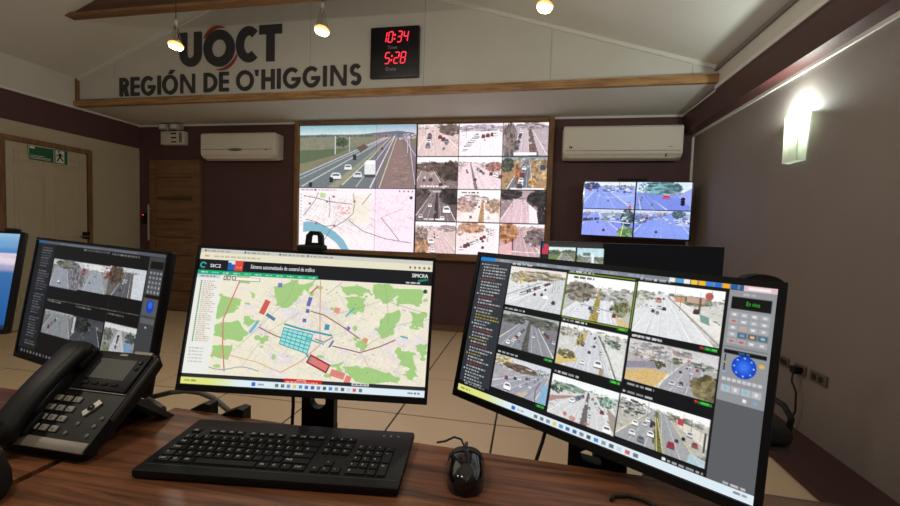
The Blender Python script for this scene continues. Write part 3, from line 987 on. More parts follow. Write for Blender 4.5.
def wall_screen():
    c = Cv(1024, 512, (20, 18, 20))
    rng = np.random.default_rng(21)
    # motorway camera, top left half
    m = c.sub(0, 0, .496, .5)
    m.fill((120, 126, 92))
    m.grad((120, 184, 196), (206, 222, 226), 0, .15)
    m.poly([(0, .17), (.2, .14), (.45, .16), (.7, .12), (.85, .1), (1, .14), (1, .2), (0, .2)], (96, 120, 132))
    m.poly([(0, .19), (.8, .15), (.7, .3), (0, .42)], (134, 132, 106))
    for k in range(60):
        u = .75 * rng.random()
        m.rect(u, .16 + .02 * rng.random(), u + .012, .185, (70, 84, 76), .7)
    m.clutter(0, .2, .5, .6, 120, .03, [(120, 122, 92), (104, 112, 76), (146, 140, 112)], rng, .4)
    m.poly([(0, .4), (.45, .36), (.25, .52), (0, .62)], (88, 108, 70), .85)
    m.poly([(0, .62), (.3, .48), (.46, .44), (0, .78)], (132, 128, 92))
    m.bush(.37, .27, .05, .07, (70, 88, 64), rng, 40)
    for u, a, b in ((.315, .17, .46), (.44, .18, .58)):
        m.line([(u, a), (u, b)], .014, (206, 212, 212))
    m.poly([(0, .78), (.72, .2), (.8, .16), (.82, .16), (.68, 1), (0, 1)], (112, 122, 128))
    m.line([(0, .8), (.74, .2)], .012, (214, 220, 220), .9)
    m.line([(0, .86), (.76, .2)], .01, (200, 206, 208), .9)
    m.line([(.02, .98), (.78, .19)], .02, (206, 206, 196), .9, .01)
    m.poly([(.34, 1), (.6, .52), (.8, .18), (.795, .18), (.52, .6), (.25, 1)], (150, 150, 120))
    m.line([(.38, .95), (.6, .56), (.79, .2)], .025, (214, 196, 150), 1, .008)
    m.line([(.5, .98), (.82, .18)], .012, (220, 226, 226), .8)
    m.line([(.62, 1), (.83, .16)], .022, (232, 226, 226), 1, .01)
    m.line([(.7, 1), (.84, .2)], .018, (214, 196, 196), 1, .01)
    m.poly([(.72, 1), (.845, .2), (.87, .2), (.96, .7), (.99, 1)], (142, 122, 110))
    m.clutter(.8, .4, .95, .98, 60, .03, [(160, 122, 104), (112, 114, 84), (176, 146, 126), (122, 104, 92)], rng, .6)
    m.poly([(.88, .16), (1, .34), (1, 1), (.99, 1), (.95, .6)], (124, 118, 122))
    m.clutter(.86, .12, 1, .22, 30, .03, [(210, 206, 206), (110, 110, 110), (170, 160, 150)], rng)
    for p in ([(.94, .2), (.97, .6), (1, .95)], [(.9, .2), (1, .5)]):
        m.line(p, .012, (226, 214, 216), .8)
    m.line([(.93, .2), (.93, .45)], .012, (214, 206, 206))
    m.poly([(.5, .36), (.56, .3), (.6, .34), (.54, .44)], (112, 84, 74))
    m.rect(.57, .58, .665, .8, (226, 230, 230))
    m.rect(.585, .56, .66, .62, (244, 246, 246))
    m.rect(.57, .78, .665, .83, (70, 74, 80))
    m.car(.325, .8, .1, (232, 236, 236), 1.5)
    m.car(.43, .66, .08, (232, 236, 236), 1.3)
    m.car(.515, .78, .09, (216, 220, 226), 1.4)
    m.car(.72, .37, .03, (60, 50, 54))
    for u, v in ((.285, .88), (.1, .96), (.485, .52)):
        m.rect(u - .015, v - .05, u + .015, v + .03, (44, 48, 50))
    m.noise(.07, rng, 2)
    m.desat(.3)
    m.sub(.652, 0, 1, 1).tint((1.05, .97, 1.02))
    # street map, bottom left half
    m = c.sub(0, .503, .496, 1)
    m.fill((246, 238, 240))
    m.rect(0, 0, 1, .06, (250, 236, 244))
    m.words(.02, .02, .12, .02, (150, 140, 146), rng)
    m.words(.17, .02, .16, .02, (170, 160, 166), rng)
    m.rect(.14, .015, .155, .045, (70, 70, 76))
    for k in range(4):
        m.rect(.87 + k * .035, .025, .88 + k * .035, .05, (90, 84, 90))
    for k in range(10):
        m.rect(.012, .1 + k * .055, .022, .115 + k * .055, (140, 136, 146))
    mm = m.sub(.04, .07, 1, 1)
    for (x0, y0, x1, y1, n, q) in ((.0, .0, .5, .55, 150, (206, 192, 186)), (.25, .1, .62, .7, 110, (214, 190, 190)), (.6, .0, .98, .6, 110, (226, 190, 206)), (.3, .55, .85, 1, 90, (236, 206, 222))):
        for k in range(n):
            a, b = x0 + (x1 - x0) * rng.random(), y0 + (y1 - y0) * rng.random()
            l, t = .02 + .05 * rng.random(), .5 + (1.57 if k % 2 else 0)
            mm.line([(a, b), (a + l * math.cos(t), b + l * math.sin(t) * 1.8)], .007, q, .8)
    mm.poly([(.45, .05), (.6, .02), (.6, .5), (.5, .55), (.42, .4)], (240, 232, 206), .5)
    mm.poly([(.16, .0), (.21, .02), (.2, .1), (.15, .08)], (190, 214, 150))
    BL = (132, 180, 200)
    mm.poly([(0, .53), (.08, .52), (.2, .58), (.3, .69), (.38, .83), (.43, 1), (.36, 1), (.31, .88), (.22, .76), (.12, .69), (0, .71)], BL)
    DK = (110, 100, 108)
    for p in ([(.14, .0), (.11, .14), (0, .42)], [(.0, .06), (.12, .1), (.25, .16), (.45, .2)], [(.46, 0), (.47, .2), (.46, .36), (.38, .5), (.26, .64), (.18, .9)], [(.02, .48), (.12, .52), (.2, .6), (.27, .58), (.3, .6)],
              [(.42, .48), (.55, .66), (.75, .78), (.98, .84)], [(.71, .42), (.8, .62), (.88, .82)], [(.62, 0), (.54, .2)], [(.24, .08), (.25, .3), (.24, .44)]):
        mm.line(p, .012, DK, .9)
    mm.line([(.71, .42), (.9, .26)], .008, (206, 150, 160))
    mm.clutter(.31, .22, .42, .36, 26, .02, [(226, 130, 130), (236, 160, 150)], rng)
    for u, v in ((.22, .16), (.28, .07), (.47, .15), (.29, .58), (.12, .55), (.06, .2)):
        mm.disc(u, v, .012, .02, (160, 96, 110))
    mm.disc(.97, .07, .014, .026, (50, 90, 80))
    m.sub(.652, 0, 1, 1).tint((1.02, .97, 1.01))
    m.noise(.03, rng, 2)
    # twelve street cameras, right half
    xs, ys = (.5, .664, .832, 1.0), (0, .25, .5, .75, 1.0)
    K = lambda q, r: c.sub(xs[q] + .002, ys[r] + .003, xs[q + 1], ys[r + 1] - .002)
    N = .09
    road_feed(K(0, 0), 61, (220, 206, 200), (206, 180, 170), .08, ((.3, .45), (-.1, 1.2)), (206, 184, 174), 2, None, ((.8, .18, .25, .16, (110, 90, 78), 50), (.55, .05, .08, .1, (100, 110, 100), 10)), (((.3, .3), (.25, .7), 6, .1, .14), ((.5, .35), (.75, .55), 3, .1, .12)), noise=N)
    road_feed(K(1, 0), 62, (236, 228, 246), (222, 214, 234), .16, ((.2, .9), (.0, 1.1)), (226, 220, 240), 1, None, ((.5, .14, .5, .1, (170, 160, 180), 50),), (((.1, .8), (.45, .3), 8, .14, .1, (WHITE, SILV)), ((.5, .4), (.9, .3), 4, .1, .1)), noise=N)
    road_feed(K(2, 0), 63, (226, 220, 236), (170, 160, 168), .12, ((.4, .6), (.2, 1.0)), (180, 170, 180), 4, ((.55, .6), (.6, .8), (130, 100, 96)), ((.14, .55, .16, .5, (124, 112, 104), 60), (.6, .1, .3, .1, (150, 144, 150), 30)), (((.4, .25), (.3, .8), 8, .07, .1),), noise=N, extra=lambda s, r: s.rect(.25, .9, .75, .98, (246, 236, 244)))
    road_feed(K(0, 1), 64, (246, 226, 224), (130, 112, 104), .22, ((.2, .3), (-.1, .7)), (150, 124, 120), 3, None, ((.35, .3, .4, .14, (110, 84, 74), 60), (.85, .45, .3, .3, (84, 66, 58), 70)), ((.35, .7, .1, DARK), (.6, .85, .1, DARK)), noise=N, extra=lambda s, r: s.words(.1, .9, .7, .04, (250, 240, 240), r))
    road_feed(K(1, 1), 65, (246, 232, 238), (206, 180, 182), .2, ((.25, .4), (-.4, 1.3)), (216, 196, 204), 7, ((.28, .3), (.4, .48), (150, 120, 120)), ((.85, .3, .2, .14, (170, 100, 80), 40),), (((.4, .3), (.6, .5), 5, .08, .08), ((.75, .5), (1, .6), 4, .1, .1)), noise=N)
    road_feed(K(2, 1), 66, (120, 140, 150), (170, 130, 90), .08, ((.5, .6), (.1, .7)), (110, 112, 126), 4, None, ((.12, .25, .15, .2, (70, 80, 70), 40), (.35, .55, .08, .3, (176, 110, 70), 40), (.68, .75, .08, .15, (206, 150, 80), 24), (.85, .4, .2, .3, (176, 140, 100), 40)), (((.5, .3), (.4, .9), 7, .1, .14), (.9, .3, .14, (60, 80, 100))), noise=N * 1.4, extra=lambda s, r: s.rect(.2, .94, .95, .99, (236, 226, 220)))
    road_feed(K(0, 2), 67, (140, 128, 132), (96, 84, 86), .1, ((.4, .62), (-.1, 1.0)), (120, 104, 108), 6, ((.5, .54), (.44, .56), (74, 62, 62)), ((.15, .15, .2, .14, (90, 74, 72), 50), (.85, .2, .25, .25, (60, 52, 54), 60)), ((.76, .62, .2, WHITE), (.35, .5, .1, WHITE), (.12, .85, .12, SILV), (.66, .9, .12, WHITE)), noise=N, extra=lambda s, r: s.words(.2, .92, .5, .05, (250, 240, 240), r))
    road_feed(K(1, 2), 68, (250, 240, 236), (216, 196, 180), .3, ((.55, .68), (-.1, 1.1)), (232, 216, 206), 4, ((.58, .62), (.5, .64), (206, 150, 70)), ((.2, .45, .25, .22, (176, 140, 120), 60), (.85, .5, .18, .2, (176, 140, 100), 40), (.4, .25, .3, .1, (196, 176, 176), 40)), (), noise=N * .8, extra=lambda s, r: s.words(.1, .06, .4, .05, (60, 50, 50), r))
    road_feed(K(2, 2), 69, (170, 140, 150), (150, 124, 132), .28, ((.3, .6), (-.05, .8)), (206, 172, 184), 5, None, ((.15, .12, .3, .16, (70, 62, 66), 60), (.85, .25, .25, .25, (60, 56, 60), 70), (.92, .8, .12, .3, (56, 54, 58), 50)), (), noise=N, extra=lambda s, r: s.poly([(.62, .4), (.8, .6), (.85, 1), (.66, 1)], (236, 216, 216)))
    road_feed(K(0, 3), 70, (246, 232, 230), (206, 180, 172), .16, ((.4, .5), (.35, 1.1)), (206, 172, 168), 5, None, ((.15, .75, .2, .25, (190, 130, 70), 60), (.15, .4, .16, .2, (150, 120, 110), 40), (.8, .2, .25, .1, (170, 150, 150), 30)), ((.4, .6, .16, WHITE), (.55, .45, .1, WHITE), (.45, .9, .12, WHITE)), noise=N)
    road_feed(K(1, 3), 71, (250, 240, 240), (226, 206, 204), .2, ((.9, 1.2), (-.2, 1.0)), (236, 216, 220), 5, None, ((.35, .15, .3, .16, (206, 140, 90), 60), (.1, .3, .1, .1, (190, 150, 120), 20)), (((.85, .3), (.1, .8), 10, .08, .12),), noise=N * .9)
    road_feed(K(2, 3), 72, (250, 236, 240), (206, 150, 150), .1, ((.4, .48), (.2, 1.0)), (186, 146, 154), 5, None, ((.18, .28, .22, .28, (206, 120, 50), 70), (.8, .4, .22, .25, (120, 104, 104), 60)), (), noise=N, extra=lambda s, r: (s.poly([(0, .7), (.3, .55), (.28, 1), (0, 1)], (226, 160, 160)), s.rect(.28, .45, .31, .8, (60, 56, 60)), s.line([(.3, .85), (1, .87)], .02, (236, 200, 206))))
    for q in range(3):
        for r in range(4):
            if (q, r) not in ((2, 1),):
                K(q, r).desat(.34)
                K(q, r).tint((1.035, .975, .985), .01)
    return c


def tv_screen():
    c = Cv(480, 270, (10, 10, 14))
    rng = np.random.default_rng(31)
    cells = [(.0, .0, .492, .492), (.506, .0, 1, .492), (.0, .508, .492, 1), (.506, .508, 1, 1)]
    road_feed(c.sub(*cells[0]), 81, (206, 214, 240), (150, 168, 230), .16, ((.28, .36), (-.1, 1.0)), (136, 154, 224), 3, None, ((.15, .16, .16, .14, (70, 80, 120), 40),), ((.12, .3, .08, (200, 80, 90)), (.8, .36, .08, (70, 90, 150)), (.92, .93, .1, (220, 110, 110))), noise=.07, sat=.0, auto=3, extra=lambda s, r: (s.clutter(.35, .2, .95, .38, 30, .07, [(150, 166, 226), (90, 100, 150), (206, 216, 246)], r), s.line([(.4, .6), (1, .5)], .02, (190, 190, 240))))
    road_feed(c.sub(*cells[1]), 82, (200, 214, 236), (130, 146, 220), .38, ((.02, .12), (.1, .6)), (124, 142, 214), 2, None, ((.45, .2, .35, .22, (110, 150, 160), 70), (.1, .15, .1, .16, (170, 190, 220), 20)), ((.55, .52, .11, (216, 70, 100), 1.8),), noise=.06, sat=.0, auto=3, extra=lambda s, r: (s.poly([(.12, .4), (.8, .6), (.98, .98), (.6, 1)], (120, 136, 214)), s.poly([(.75, .5), (1, .2), (1, .9)], (150, 160, 220)), [s.disc(.85, .6 + .09 * k, .04, .06, (24, 28, 50)) for k in range(3)]))
    road_feed(c.sub(*cells[2]), 83, (190, 200, 240), (130, 140, 226), .14, ((.2, .3), (-.2, .9)), (142, 154, 228), 1, None, ((.88, .3, .12, .3, (60, 76, 80), 50), (.92, .85, .2, .2, (110, 140, 90), 40)), (((.0, .4), (.35, .35), 6, .1, .08, (DARK, BLUE)),), noise=.07, sat=.0, auto=3, extra=lambda s, r: (s.line([(.33, .1), (.36, .3), (.45, .42), (.95, .5)], .035, (206, 216, 240)), s.clutter(.38, .08, .88, .42, 50, .08, [(130, 156, 160), (90, 110, 120), (200, 212, 226), (150, 170, 140)], r), s.line([(.82, .5), (.78, 1)], .03, (200, 216, 130))))
    road_feed(c.sub(*cells[3]), 84, (190, 200, 240), (126, 146, 228), .12, ((.3, .7), (-.1, 1.1)), (134, 152, 226), 2, None, ((.1, .35, .12, .14, (100, 120, 170), 30), (.8, .12, .12, .14, (80, 110, 120), 30)), (((.0, .45), (.25, .25), 5, .1, .08),), noise=.06, sat=.0, auto=3, extra=lambda s, r: (s.clutter(.25, .06, .55, .3, 40, .06, [(200, 210, 236), (90, 110, 150), (150, 140, 150)], r), s.poly([(.7, .3), (1, .2), (1, .55), (.75, .5)], (170, 180, 226)), s.clutter(.7, .22, 1, .45, 24, .07, [(210, 214, 236), (90, 100, 130)], r), s.line([(.1, .62), (1, .68)], .015, (150, 170, 236))))
    return c


def thumb_screen():
    c = Cv(480, 282, (7, 8, 12))
    rng = np.random.default_rng(41)
    c.rect(0, .0, .34, .05, (56, 54, 52))
    c.rect(.0, .02, .035, .12, (206, 62, 84))
    c.rect(.0, .02, .012, .06, (70, 80, 140))
    c.rect(0, .12, .04, .26, (26, 44, 40))
    road_feed(c.sub(.04, .045, .19, .22), 91, (196, 220, 214), (120, 128, 96), .3, ((.5, .62), (.35, 1.1)), (136, 140, 136), 3, None, ((.2, .3, .25, .12, (86, 104, 80), 40), (.75, .25, .25, .1, (90, 110, 90), 30)), (), noise=.12, extra=lambda s, r: (s.poly([(0, .5), (.4, .45), (.1, .95), (0, .95)], (104, 136, 76)), s.line([(.5, .35), (.2, 1)], .06, (190, 186, 140))))
    road_feed(c.sub(.197, .05, .345, .225), 92, (170, 206, 214), (130, 136, 120), .5, ((.5, .62), (.35, .9)), (150, 152, 146), 3, None, ((.8, .6, .2, .1, (100, 120, 90), 30), (.1, .5, .12, .15, (110, 130, 100), 24)), ((.45, .82, .08, DARK),), noise=.1, extra=lambda s, r: (s.rect(.22, .25, .5, .42, (96, 120, 116)), s.poly([(.55, .3), (.62, .3), (.66, .9), (.56, .9)], (210, 226, 222))))
    return c


def desktop_screen():
    c = Cv(240, 136, (20, 60, 120))
    c.grad((150, 190, 220), (70, 130, 190), 0, .22)
    c.grad((226, 206, 220), (150, 150, 190), .22, .4)
    c.grad((60, 110, 170), (24, 84, 150), .4, 1)
    c.line([(.0, .3), (.5, .24), (1, .3)], .07, (236, 226, 232), .7)
    c.line([(.3, .16), (1, .12)], .05, (120, 160, 206), .7)
    c.rect(0, .95, 1, 1, (30, 40, 60))
    return c


def screen_mesh(name, cv, gw, gh, w, h, M, parent, material='screen', y=0.0, x0=None, z1=None):
    """a flat lit panel: a grid whose points carry the picture; local xz plane of M"""
    a = cv.a
    fy, fx = a.shape[0] / gh, a.shape[1] / gw
    gx, gy = np.meshgrid(np.arange(gw), np.arange(gh))
    # box filter by integral image
    ii = np.zeros((a.shape[0] + 1, a.shape[1] + 1, 3))
    ii[1:, 1:] = a.cumsum(0).cumsum(1)
    ya, yb = (gy * fy).astype(int), np.maximum(((gy + 1) * fy).astype(int), (gy * fy).astype(int) + 1)
    xa, xb = (gx * fx).astype(int), np.maximum(((gx + 1) * fx).astype(int), (gx * fx).astype(int) + 1)
    img = (ii[yb, xb] - ii[ya, xb] - ii[yb, xa] + ii[ya, xa]) / ((yb - ya) * (xb - xa))[..., None]
    img = np.clip(img, 0, 1)
    img = np.where(img <= .04045, img / 12.92, ((img + .055) / 1.055) ** 2.4)
    x0 = -w / 2 if x0 is None else x0
    z1 = h / 2 if z1 is None else z1
    X = x0 + w * gx / (gw - 1)
    Z = z1 - h * gy / (gh - 1)
    P = np.stack([X, np.full(X.shape, y), Z, np.ones(X.shape)], -1).reshape(-1, 4)
    Mw = np.array(M)
    org = np.array(ORG[parent.name])
    P = (P @ Mw.T)[:, :3] - org
    idx = (gy * gw + gx)
    q = np.stack([idx[:-1, :-1], idx[1:, :-1], idx[1:, 1:], idx[:-1, 1:]], -1).reshape(-1, 4)
    me = bpy.data.meshes.new(name)
    me.vertices.add(len(P))
    me.vertices.foreach_set('co', P.astype(np.float32).ravel())
    me.loops.add(q.size)
    me.loops.foreach_set('vertex_index', q.astype(np.int32).ravel())
    me.polygons.add(len(q))
    me.polygons.foreach_set('loop_start', np.arange(0, q.size, 4, dtype=np.int32))
    me.update()
    ca = me.color_attributes.new('Col', 'FLOAT_COLOR', 'POINT')
    rgba = np.ones((len(P), 4), np.float32)
    rgba[:, :3] = img.reshape(-1, 3)
    ca.data.foreach_set('color', rgba.ravel())
    me.materials.append(MATS[material])
    me.validate()
    o = bpy.data.objects.new(name, me)
    COL.objects.link(o)
    o.parent = parent
    ORG[o.name] = ORG[parent.name]
    return o

# ------------------------------------------------------------------ the room
D, XL, XR, XB, YS, Y0 = 4.80, -5.25, 1.685, 1.565, 4.02, -1.6
ZC = 2.50                                   # flat ceiling strip in front of the back wall
RIDGE = (-2.47, 3.93)
ZL, ZR = 2.843, 2.70                        # where the sloped ceiling springs
box = lambda *a: MB().box(*a)

# floor: dark grout bed, every tile its own piece
floor = struct(box(XL - .1, XR + .1, Y0, D + .1, -.06, -.004).build('floor', 'grout'))
TX, TY, GAP = .63, .68, .011
_tiles = {}
xs = [-.15 + TX * k for k in range(-9, 5)]
ys = [2.515 + TY * k for k in range(-7, 5)]
for i in range(len(xs) - 1):
    for j in range(len(ys) - 1):
        a, b = max(xs[i], XL), min(xs[i + 1], XR)
        e, f = max(ys[j], Y0), min(ys[j + 1], D)
        if b - a < .05 or f - e < .05:
            continue
        w, h = round(b - a - GAP, 4), round(f - e - GAP, 4)
        ctr = V3(((a + b) / 2, (e + f) / 2, -.004))
        if (w, h) not in _tiles:
            t = MB().rbox(-w / 2, w / 2, -h / 2, h / 2, 0, .012, .002, 1, smooth=False).build('tile', 'tile', None, (0, 0, 0))
            t.parent = floor
            t.location = ctr - ORG[floor.name]
            t.location.z = ctr.z - .008 - floor.location.z
            _tiles[(w, h)] = t
        else:
            t = _tiles[(w, h)].copy()
            COL.objects.link(t)
            t.parent = floor
            t.location = ctr - ORG[floor.name]
            t.location.z = ctr.z - .008 - floor.location.z

# back wall, left wall, right wall
wall_back = struct(box(XL - .1, XR + .1, D, D + .1, 0, ZC).build('wall_back', 'maroon'))
baseboard = struct(box(XL, XR, D - .012, D, .004, .075).build('baseboard_back', 'door_wood'))
wall_left = struct(box(XL - .1, XL, Y0, D, 0, 2.19).build('wall_left', 'cream_wall'))
box(XL - .1, XL + .003, Y0, D, 2.19, ZC).build('paint_band', 'maroon', wall_left)
box(XL - .1, XL, Y0, YS, ZC, ZL).build('upper_wall', 'gable_paint', wall_left)
wall_right = struct(box(XR, XR + .1, Y0, D, 0, ZC).build('wall_right', 'grey_paint'))
box(XR, XR + .1, Y0, YS, ZC, ZR + .05).build('upper_wall', 'gable_paint', wall_right)
bulk = box(XB, XR, Y0, D, 2.285, ZC)
struct(bulk.build('trim_1', 'maroon_gloss'))                                     # boxed band along the right wall
struct(box(XR - .014, XR, Y0, D, 2.262, 2.285).build('trim_2', 'white_trim'))    # pale bead under the band
struct(box(XR - .02, XR, D - .02, D, .0, 2.262).build('trim_3', 'white_trim'))   # pale strip in the right corner
struct(box(XL, XL + .02, Y0, D, ZC - .012, ZC + .014).build('trim_4', 'white_trim'))
struct(box(XL, XB, D - .018, D, ZC - .022, ZC).build('trim_5', 'white_trim'))
crn = MB()
crn.box(XB - .012, XB + .01, Y0, YS, ZC + .0, ZC + .032)
crn.box(XB - .006, XB + .01, YS, D - .02, ZC - .016, ZC)
struct(crn.build('trim_6', 'white_trim'))
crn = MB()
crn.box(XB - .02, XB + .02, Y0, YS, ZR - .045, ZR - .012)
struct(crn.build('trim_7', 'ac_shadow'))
struct(box(XB, XB + .1, Y0, YS, ZC, ZR + .04).build('wall_right_upper', 'gable_paint'))
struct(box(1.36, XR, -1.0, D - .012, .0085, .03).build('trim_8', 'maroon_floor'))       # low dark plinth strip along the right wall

# flat ceiling strip between the back wall and the gable
cm = MB()
cm.add([(XL, D, ZC), (XB + .12, D, ZC), (XB + .12, YS, 2.545), (XL, YS, 2.512), (XL, D, ZC + .08), (XB + .12, D, ZC + .08), (XB + .12, YS, 2.62), (XL, YS, 2.60)],
       [(0, 1, 2, 3), (4, 7, 6, 5), (0, 4, 5, 1), (3, 2, 6, 7), (0, 3, 7, 4), (1, 5, 6, 2)])
ceil = struct(cm.build('ceiling', 'ceiling_paint'))
# sloped ceilings
for name, p, q in (('ceiling_slope_left', (XL, ZL), RIDGE), ('ceiling_slope_right', RIDGE, (XB + .03, ZR - .01))):
    m = MB()
    m.prism([p, q, (q[0], q[1] + .08), (p[0], p[1] + .08)], Y0, YS + .06, lambda a, b, t: (a, t, b))
    struct(m.build(name, 'ceiling_paint'))


def gz(x):
    """height of the sloped ceiling"""
    return ZL + (RIDGE[1] - ZL) * (x - XL) / (RIDGE[0] - XL) if x < RIDGE[0] else RIDGE[1] + (ZR - .01 - RIDGE[1]) * (x - RIDGE[0]) / (XB + .03 - RIDGE[0])


# gable wall above the beam: backing plus boards with open joints
gb = MB()
gb.prism([(XL, 2.56), (XB, 2.60), (XB, gz(XB)), RIDGE, (XL, gz(XL))], YS + .014, YS + .06, lambda a, b, t: (a, t, b))
gable = struct(gb.build('wall_gable', 'gable_paint'))
seams = [XL, -4.73, -3.51, -2.29, -1.07, .15, 1.37, XB]
for a, b in zip(seams[:-1], seams[1:]):
    a2, b2 = a + .0015, b - .0015
    top = [(b2, gz(b2) - .003)] + ([(RIDGE[0], RIDGE[1] - .003)] if a2 < RIDGE[0] < b2 else []) + [(a2, gz(a2) - .003)]
    MB().prism([(a2, 2.56), (b2, 2.56)] + top, YS, YS + .012, lambda p, q, t: (p, t, q)).build('panel', 'gable_paint', gable)
# trims: cornice beads along the slopes, corner batten, wooden beam
for name, p, q in (('trim_9', (XL, ZL), RIDGE), ('trim_10', (XB, ZR), RIDGE)):
    m = MB()
    d = V3((q[0] - p[0], 0, q[1] - p[1])).normalized()
    n = V3((-d.z, 0, d.x)) if d.x > 0 else V3((d.z, 0, -d.x))
    A, B = V3((p[0], 0, p[1])), V3((q[0], 0, q[1]))
    pts = [A - n * .035, B - n * .035, B, A]
    m.prism([(v.x, v.z) for v in pts], YS - .022, YS, lambda a, b, t: (a, t, b))
    struct(m.build(name, 'white_trim'))
struct(box(XL, XL + .03, YS - .03, YS, 2.52, ZL - .01).build('trim_11', 'frame_wood'))
m = MB()
m.add([(XL + .0, YS - .05, 2.508), (XB, YS - .05, 2.546), (XB, YS - .05, 2.618), (XL + .0, YS - .05, 2.574),
       (XL + .0, YS + .01, 2.508), (XB, YS + .01, 2.546), (XB, YS + .01, 2.618), (XL + .0, YS + .01, 2.574)],
      [(0, 1, 2, 3), (4, 7, 6, 5), (0, 4, 5, 1), (3, 2, 6, 7), (0, 3, 7, 4), (1, 5, 6, 2)])
struct(m.build('trim_12', 'beam_wood'))

# dark timber truss board crossing under the slopes, pale lower edge
tz, ty = 3.16, 3.325
xl, xr = XL + (tz - ZL) * (RIDGE[0] - XL) / (RIDGE[1] - ZL), RIDGE[0] + (tz - RIDGE[1]) * (XB + .03 - RIDGE[0]) / (ZR - .01 - RIDGE[1])
truss = thing('timber_truss', (xl, ty, tz), 'dark brown timber truss board crossing below the sloped ceiling', 'beam')
MB().prism([(xl + .03, tz + .012), (xr - .03, tz + .012), RIDGE], ty, ty + .05, lambda a, b, t: (a, t, b)).build('board', 'truss_wood', truss)
box(xl - .02, xr + .02, ty - .02, ty + .07, tz - .012, tz + .014).build('lower_edge', 'frame_wood_h', truss)

# ---------------------------------------------------------------- doors
# white six panel door in the left wall
dy0, dy1, dz1 = 3.24, 4.15, 2.035
d1 = MB().box(XL, XL + .03, dy0 + .065, dy1 - .065, .012, dz1 - .065)
door1 = struct(d1.build('door_1', 'door_white'))
for a, b, e, f in ((dy0, dy0 + .05, .012, dz1), (dy1 - .05, dy1, .012, dz1), (dy0 + .05, dy1 - .05, dz1 - .05, dz1)):
    box(XL, XL + .035, a, b, e, f).build('door_frame', 'frame_wood', door1)
ya, ym, yb = dy0 + .13, (dy0 + dy1) / 2, dy1 - .13
for a, b in ((ya, ym - .045), (ym + .045, yb)):
    for e, f in ((1.76, 1.90), (.95, 1.66), (.2, .85)):
        g = MB()
        for p in ((a, b, e, e + .016), (a, b, f - .016, f), (a, a + .016, e + .016, f - .016), (b - .016, b, e + .016, f - .016)):
            g.box(XL + .028, XL + .037, *p)
        mo = g.build('moulding', 'door_white', door1)
        MB().rbox(XL + .026, XL + .036, a + .035, b - .035, e + .035, f - .035, .006, 1).build('door_panel', 'door_white', door1)
box(XL + .03, XL + .07, 4.03, 4.085, .97, 1.05).build('lock', 'black_plastic', door1)
MB().tube([(XL + .07, 4.06, 1.0), (XL + .09, 4.06, 1.0), (XL + .09, 3.96, 1.0)], .01).build('door_handle', 'chrome', door1)
# wooden door in the back wall
ex0, ex1, ez1 = -5.048, -4.272, 2.036
d2 = MB().box(ex0, ex1, D - .02, D, .012, ez1)
door2 = struct(d2.build('door_2', 'door_wood'))
for a, b in ((ex0, ex0 + .10), (ex1 - .11, ex1)):
    box(a, b, D - .042, D - .02, .012, ez1).build('stile', 'door_wood', door2)
zz = [ez1, 1.80, 1.535, 1.50, 1.24, 1.0, .76, .52, .28, .012]
for k in range(len(zz) - 1):
    t, b = zz[k] - .004, zz[k + 1] + .004
    if k == 2:
        box(ex0 + .102, ex1 - .112, D - .028, D - .02, b, t).build('inlay', 'truss_wood', door2)
    else:
        MB().rbox(ex0 + .102, ex1 - .112, D - .038, D - .02, b, t, .004, 1, smooth=False).build('plank', 'door_wood', door2)
hb = MB().tube([(ex0 + .03, D - .085, 1.43), (ex0 + .03, D - .085, .95)], .011)
hb.tube([(ex0 + .03, D - .085, 1.38), (ex0 + .03, D - .042, 1.38)], .007).tube([(ex0 + .03, D - .085, 1.0), (ex0 + .03, D - .042, 1.0)], .007)
hb.build('pull_handle', 'silver', door2)

# exit sign above the white door
sx = XL + .05
sg = thing('exit_sign', (sx, 3.685, 1.817), 'green and white exit sign with a running figure on the white door', 'sign')
box(XL + .031, XL + .042, 3.494, 3.875, 1.817, 1.969).build('plate', 'sign_green', sg)
fx = XL + .0425
S = lambda a, b, t: (fx + t, a, b)
box(fx, fx + .001, 3.748, 3.836, 1.825, 1.961).build('white_field', 'sign_white', sg)
box(fx, fx + .001, 3.505, 3.55, 1.935, 1.96).build('logo_patch', 'sign_white', sg)
for z, b in ((1.862, 3.64), (1.846, 3.70), (1.832, 3.70)):
    box(fx, fx + .001, 3.51, b, z, z + .005).build('print_line', 'sign_white', sg)
for a, b in ((3.494, 3.498), (3.871, 3.875), (3.73, 3.735)):
    box(fx, fx + .001, a, b, 1.817, 1.969).build('edge_line', 'sign_white', sg)
box(fx, fx + .001, 3.498, 3.73, 1.964, 1.969).build('edge_line', 'sign_white', sg)
rm = MB()
for ln, w in (([(3.795, 1.93), (3.79, 1.89)], .026), ([(3.79, 1.892), (3.81, 1.866), (3.828, 1.846)], .014), ([(3.79, 1.892), (3.778, 1.868), (3.762, 1.838)], .014),
              ([(3.79, 1.922), (3.765, 1.91), (3.756, 1.892)], .01), ([(3.795, 1.922), (3.815, 1.905), (3.828, 1.912)], .01)):
    rm.strip(ln, w, .001, lambda a, b, t: (fx + .0012 + t, a, b))
rm.prism([(3.782 + .011 * math.cos(k * .785), 1.948 + .011 * math.sin(k * .785)) for k in range(8)], 0, .001, lambda a, b, t: (fx + .0012 + t, a, b))
rm.build('running_figure', 'sign_dark', sg)

# access reader beside the wooden door
rd = thing('card_reader', (-5.165, D, 1.17), 'small black card reader with a red light beside the wooden door', 'reader')
MB().rbox(-5.197, -5.133, D - .03, D, 1.17, 1.318, .006).build('body', 'black_plastic', rd)
box(-5.178, -5.152, D - .033, D - .029, 1.285, 1.297).build('indicator_light', 'led_dot', rd)

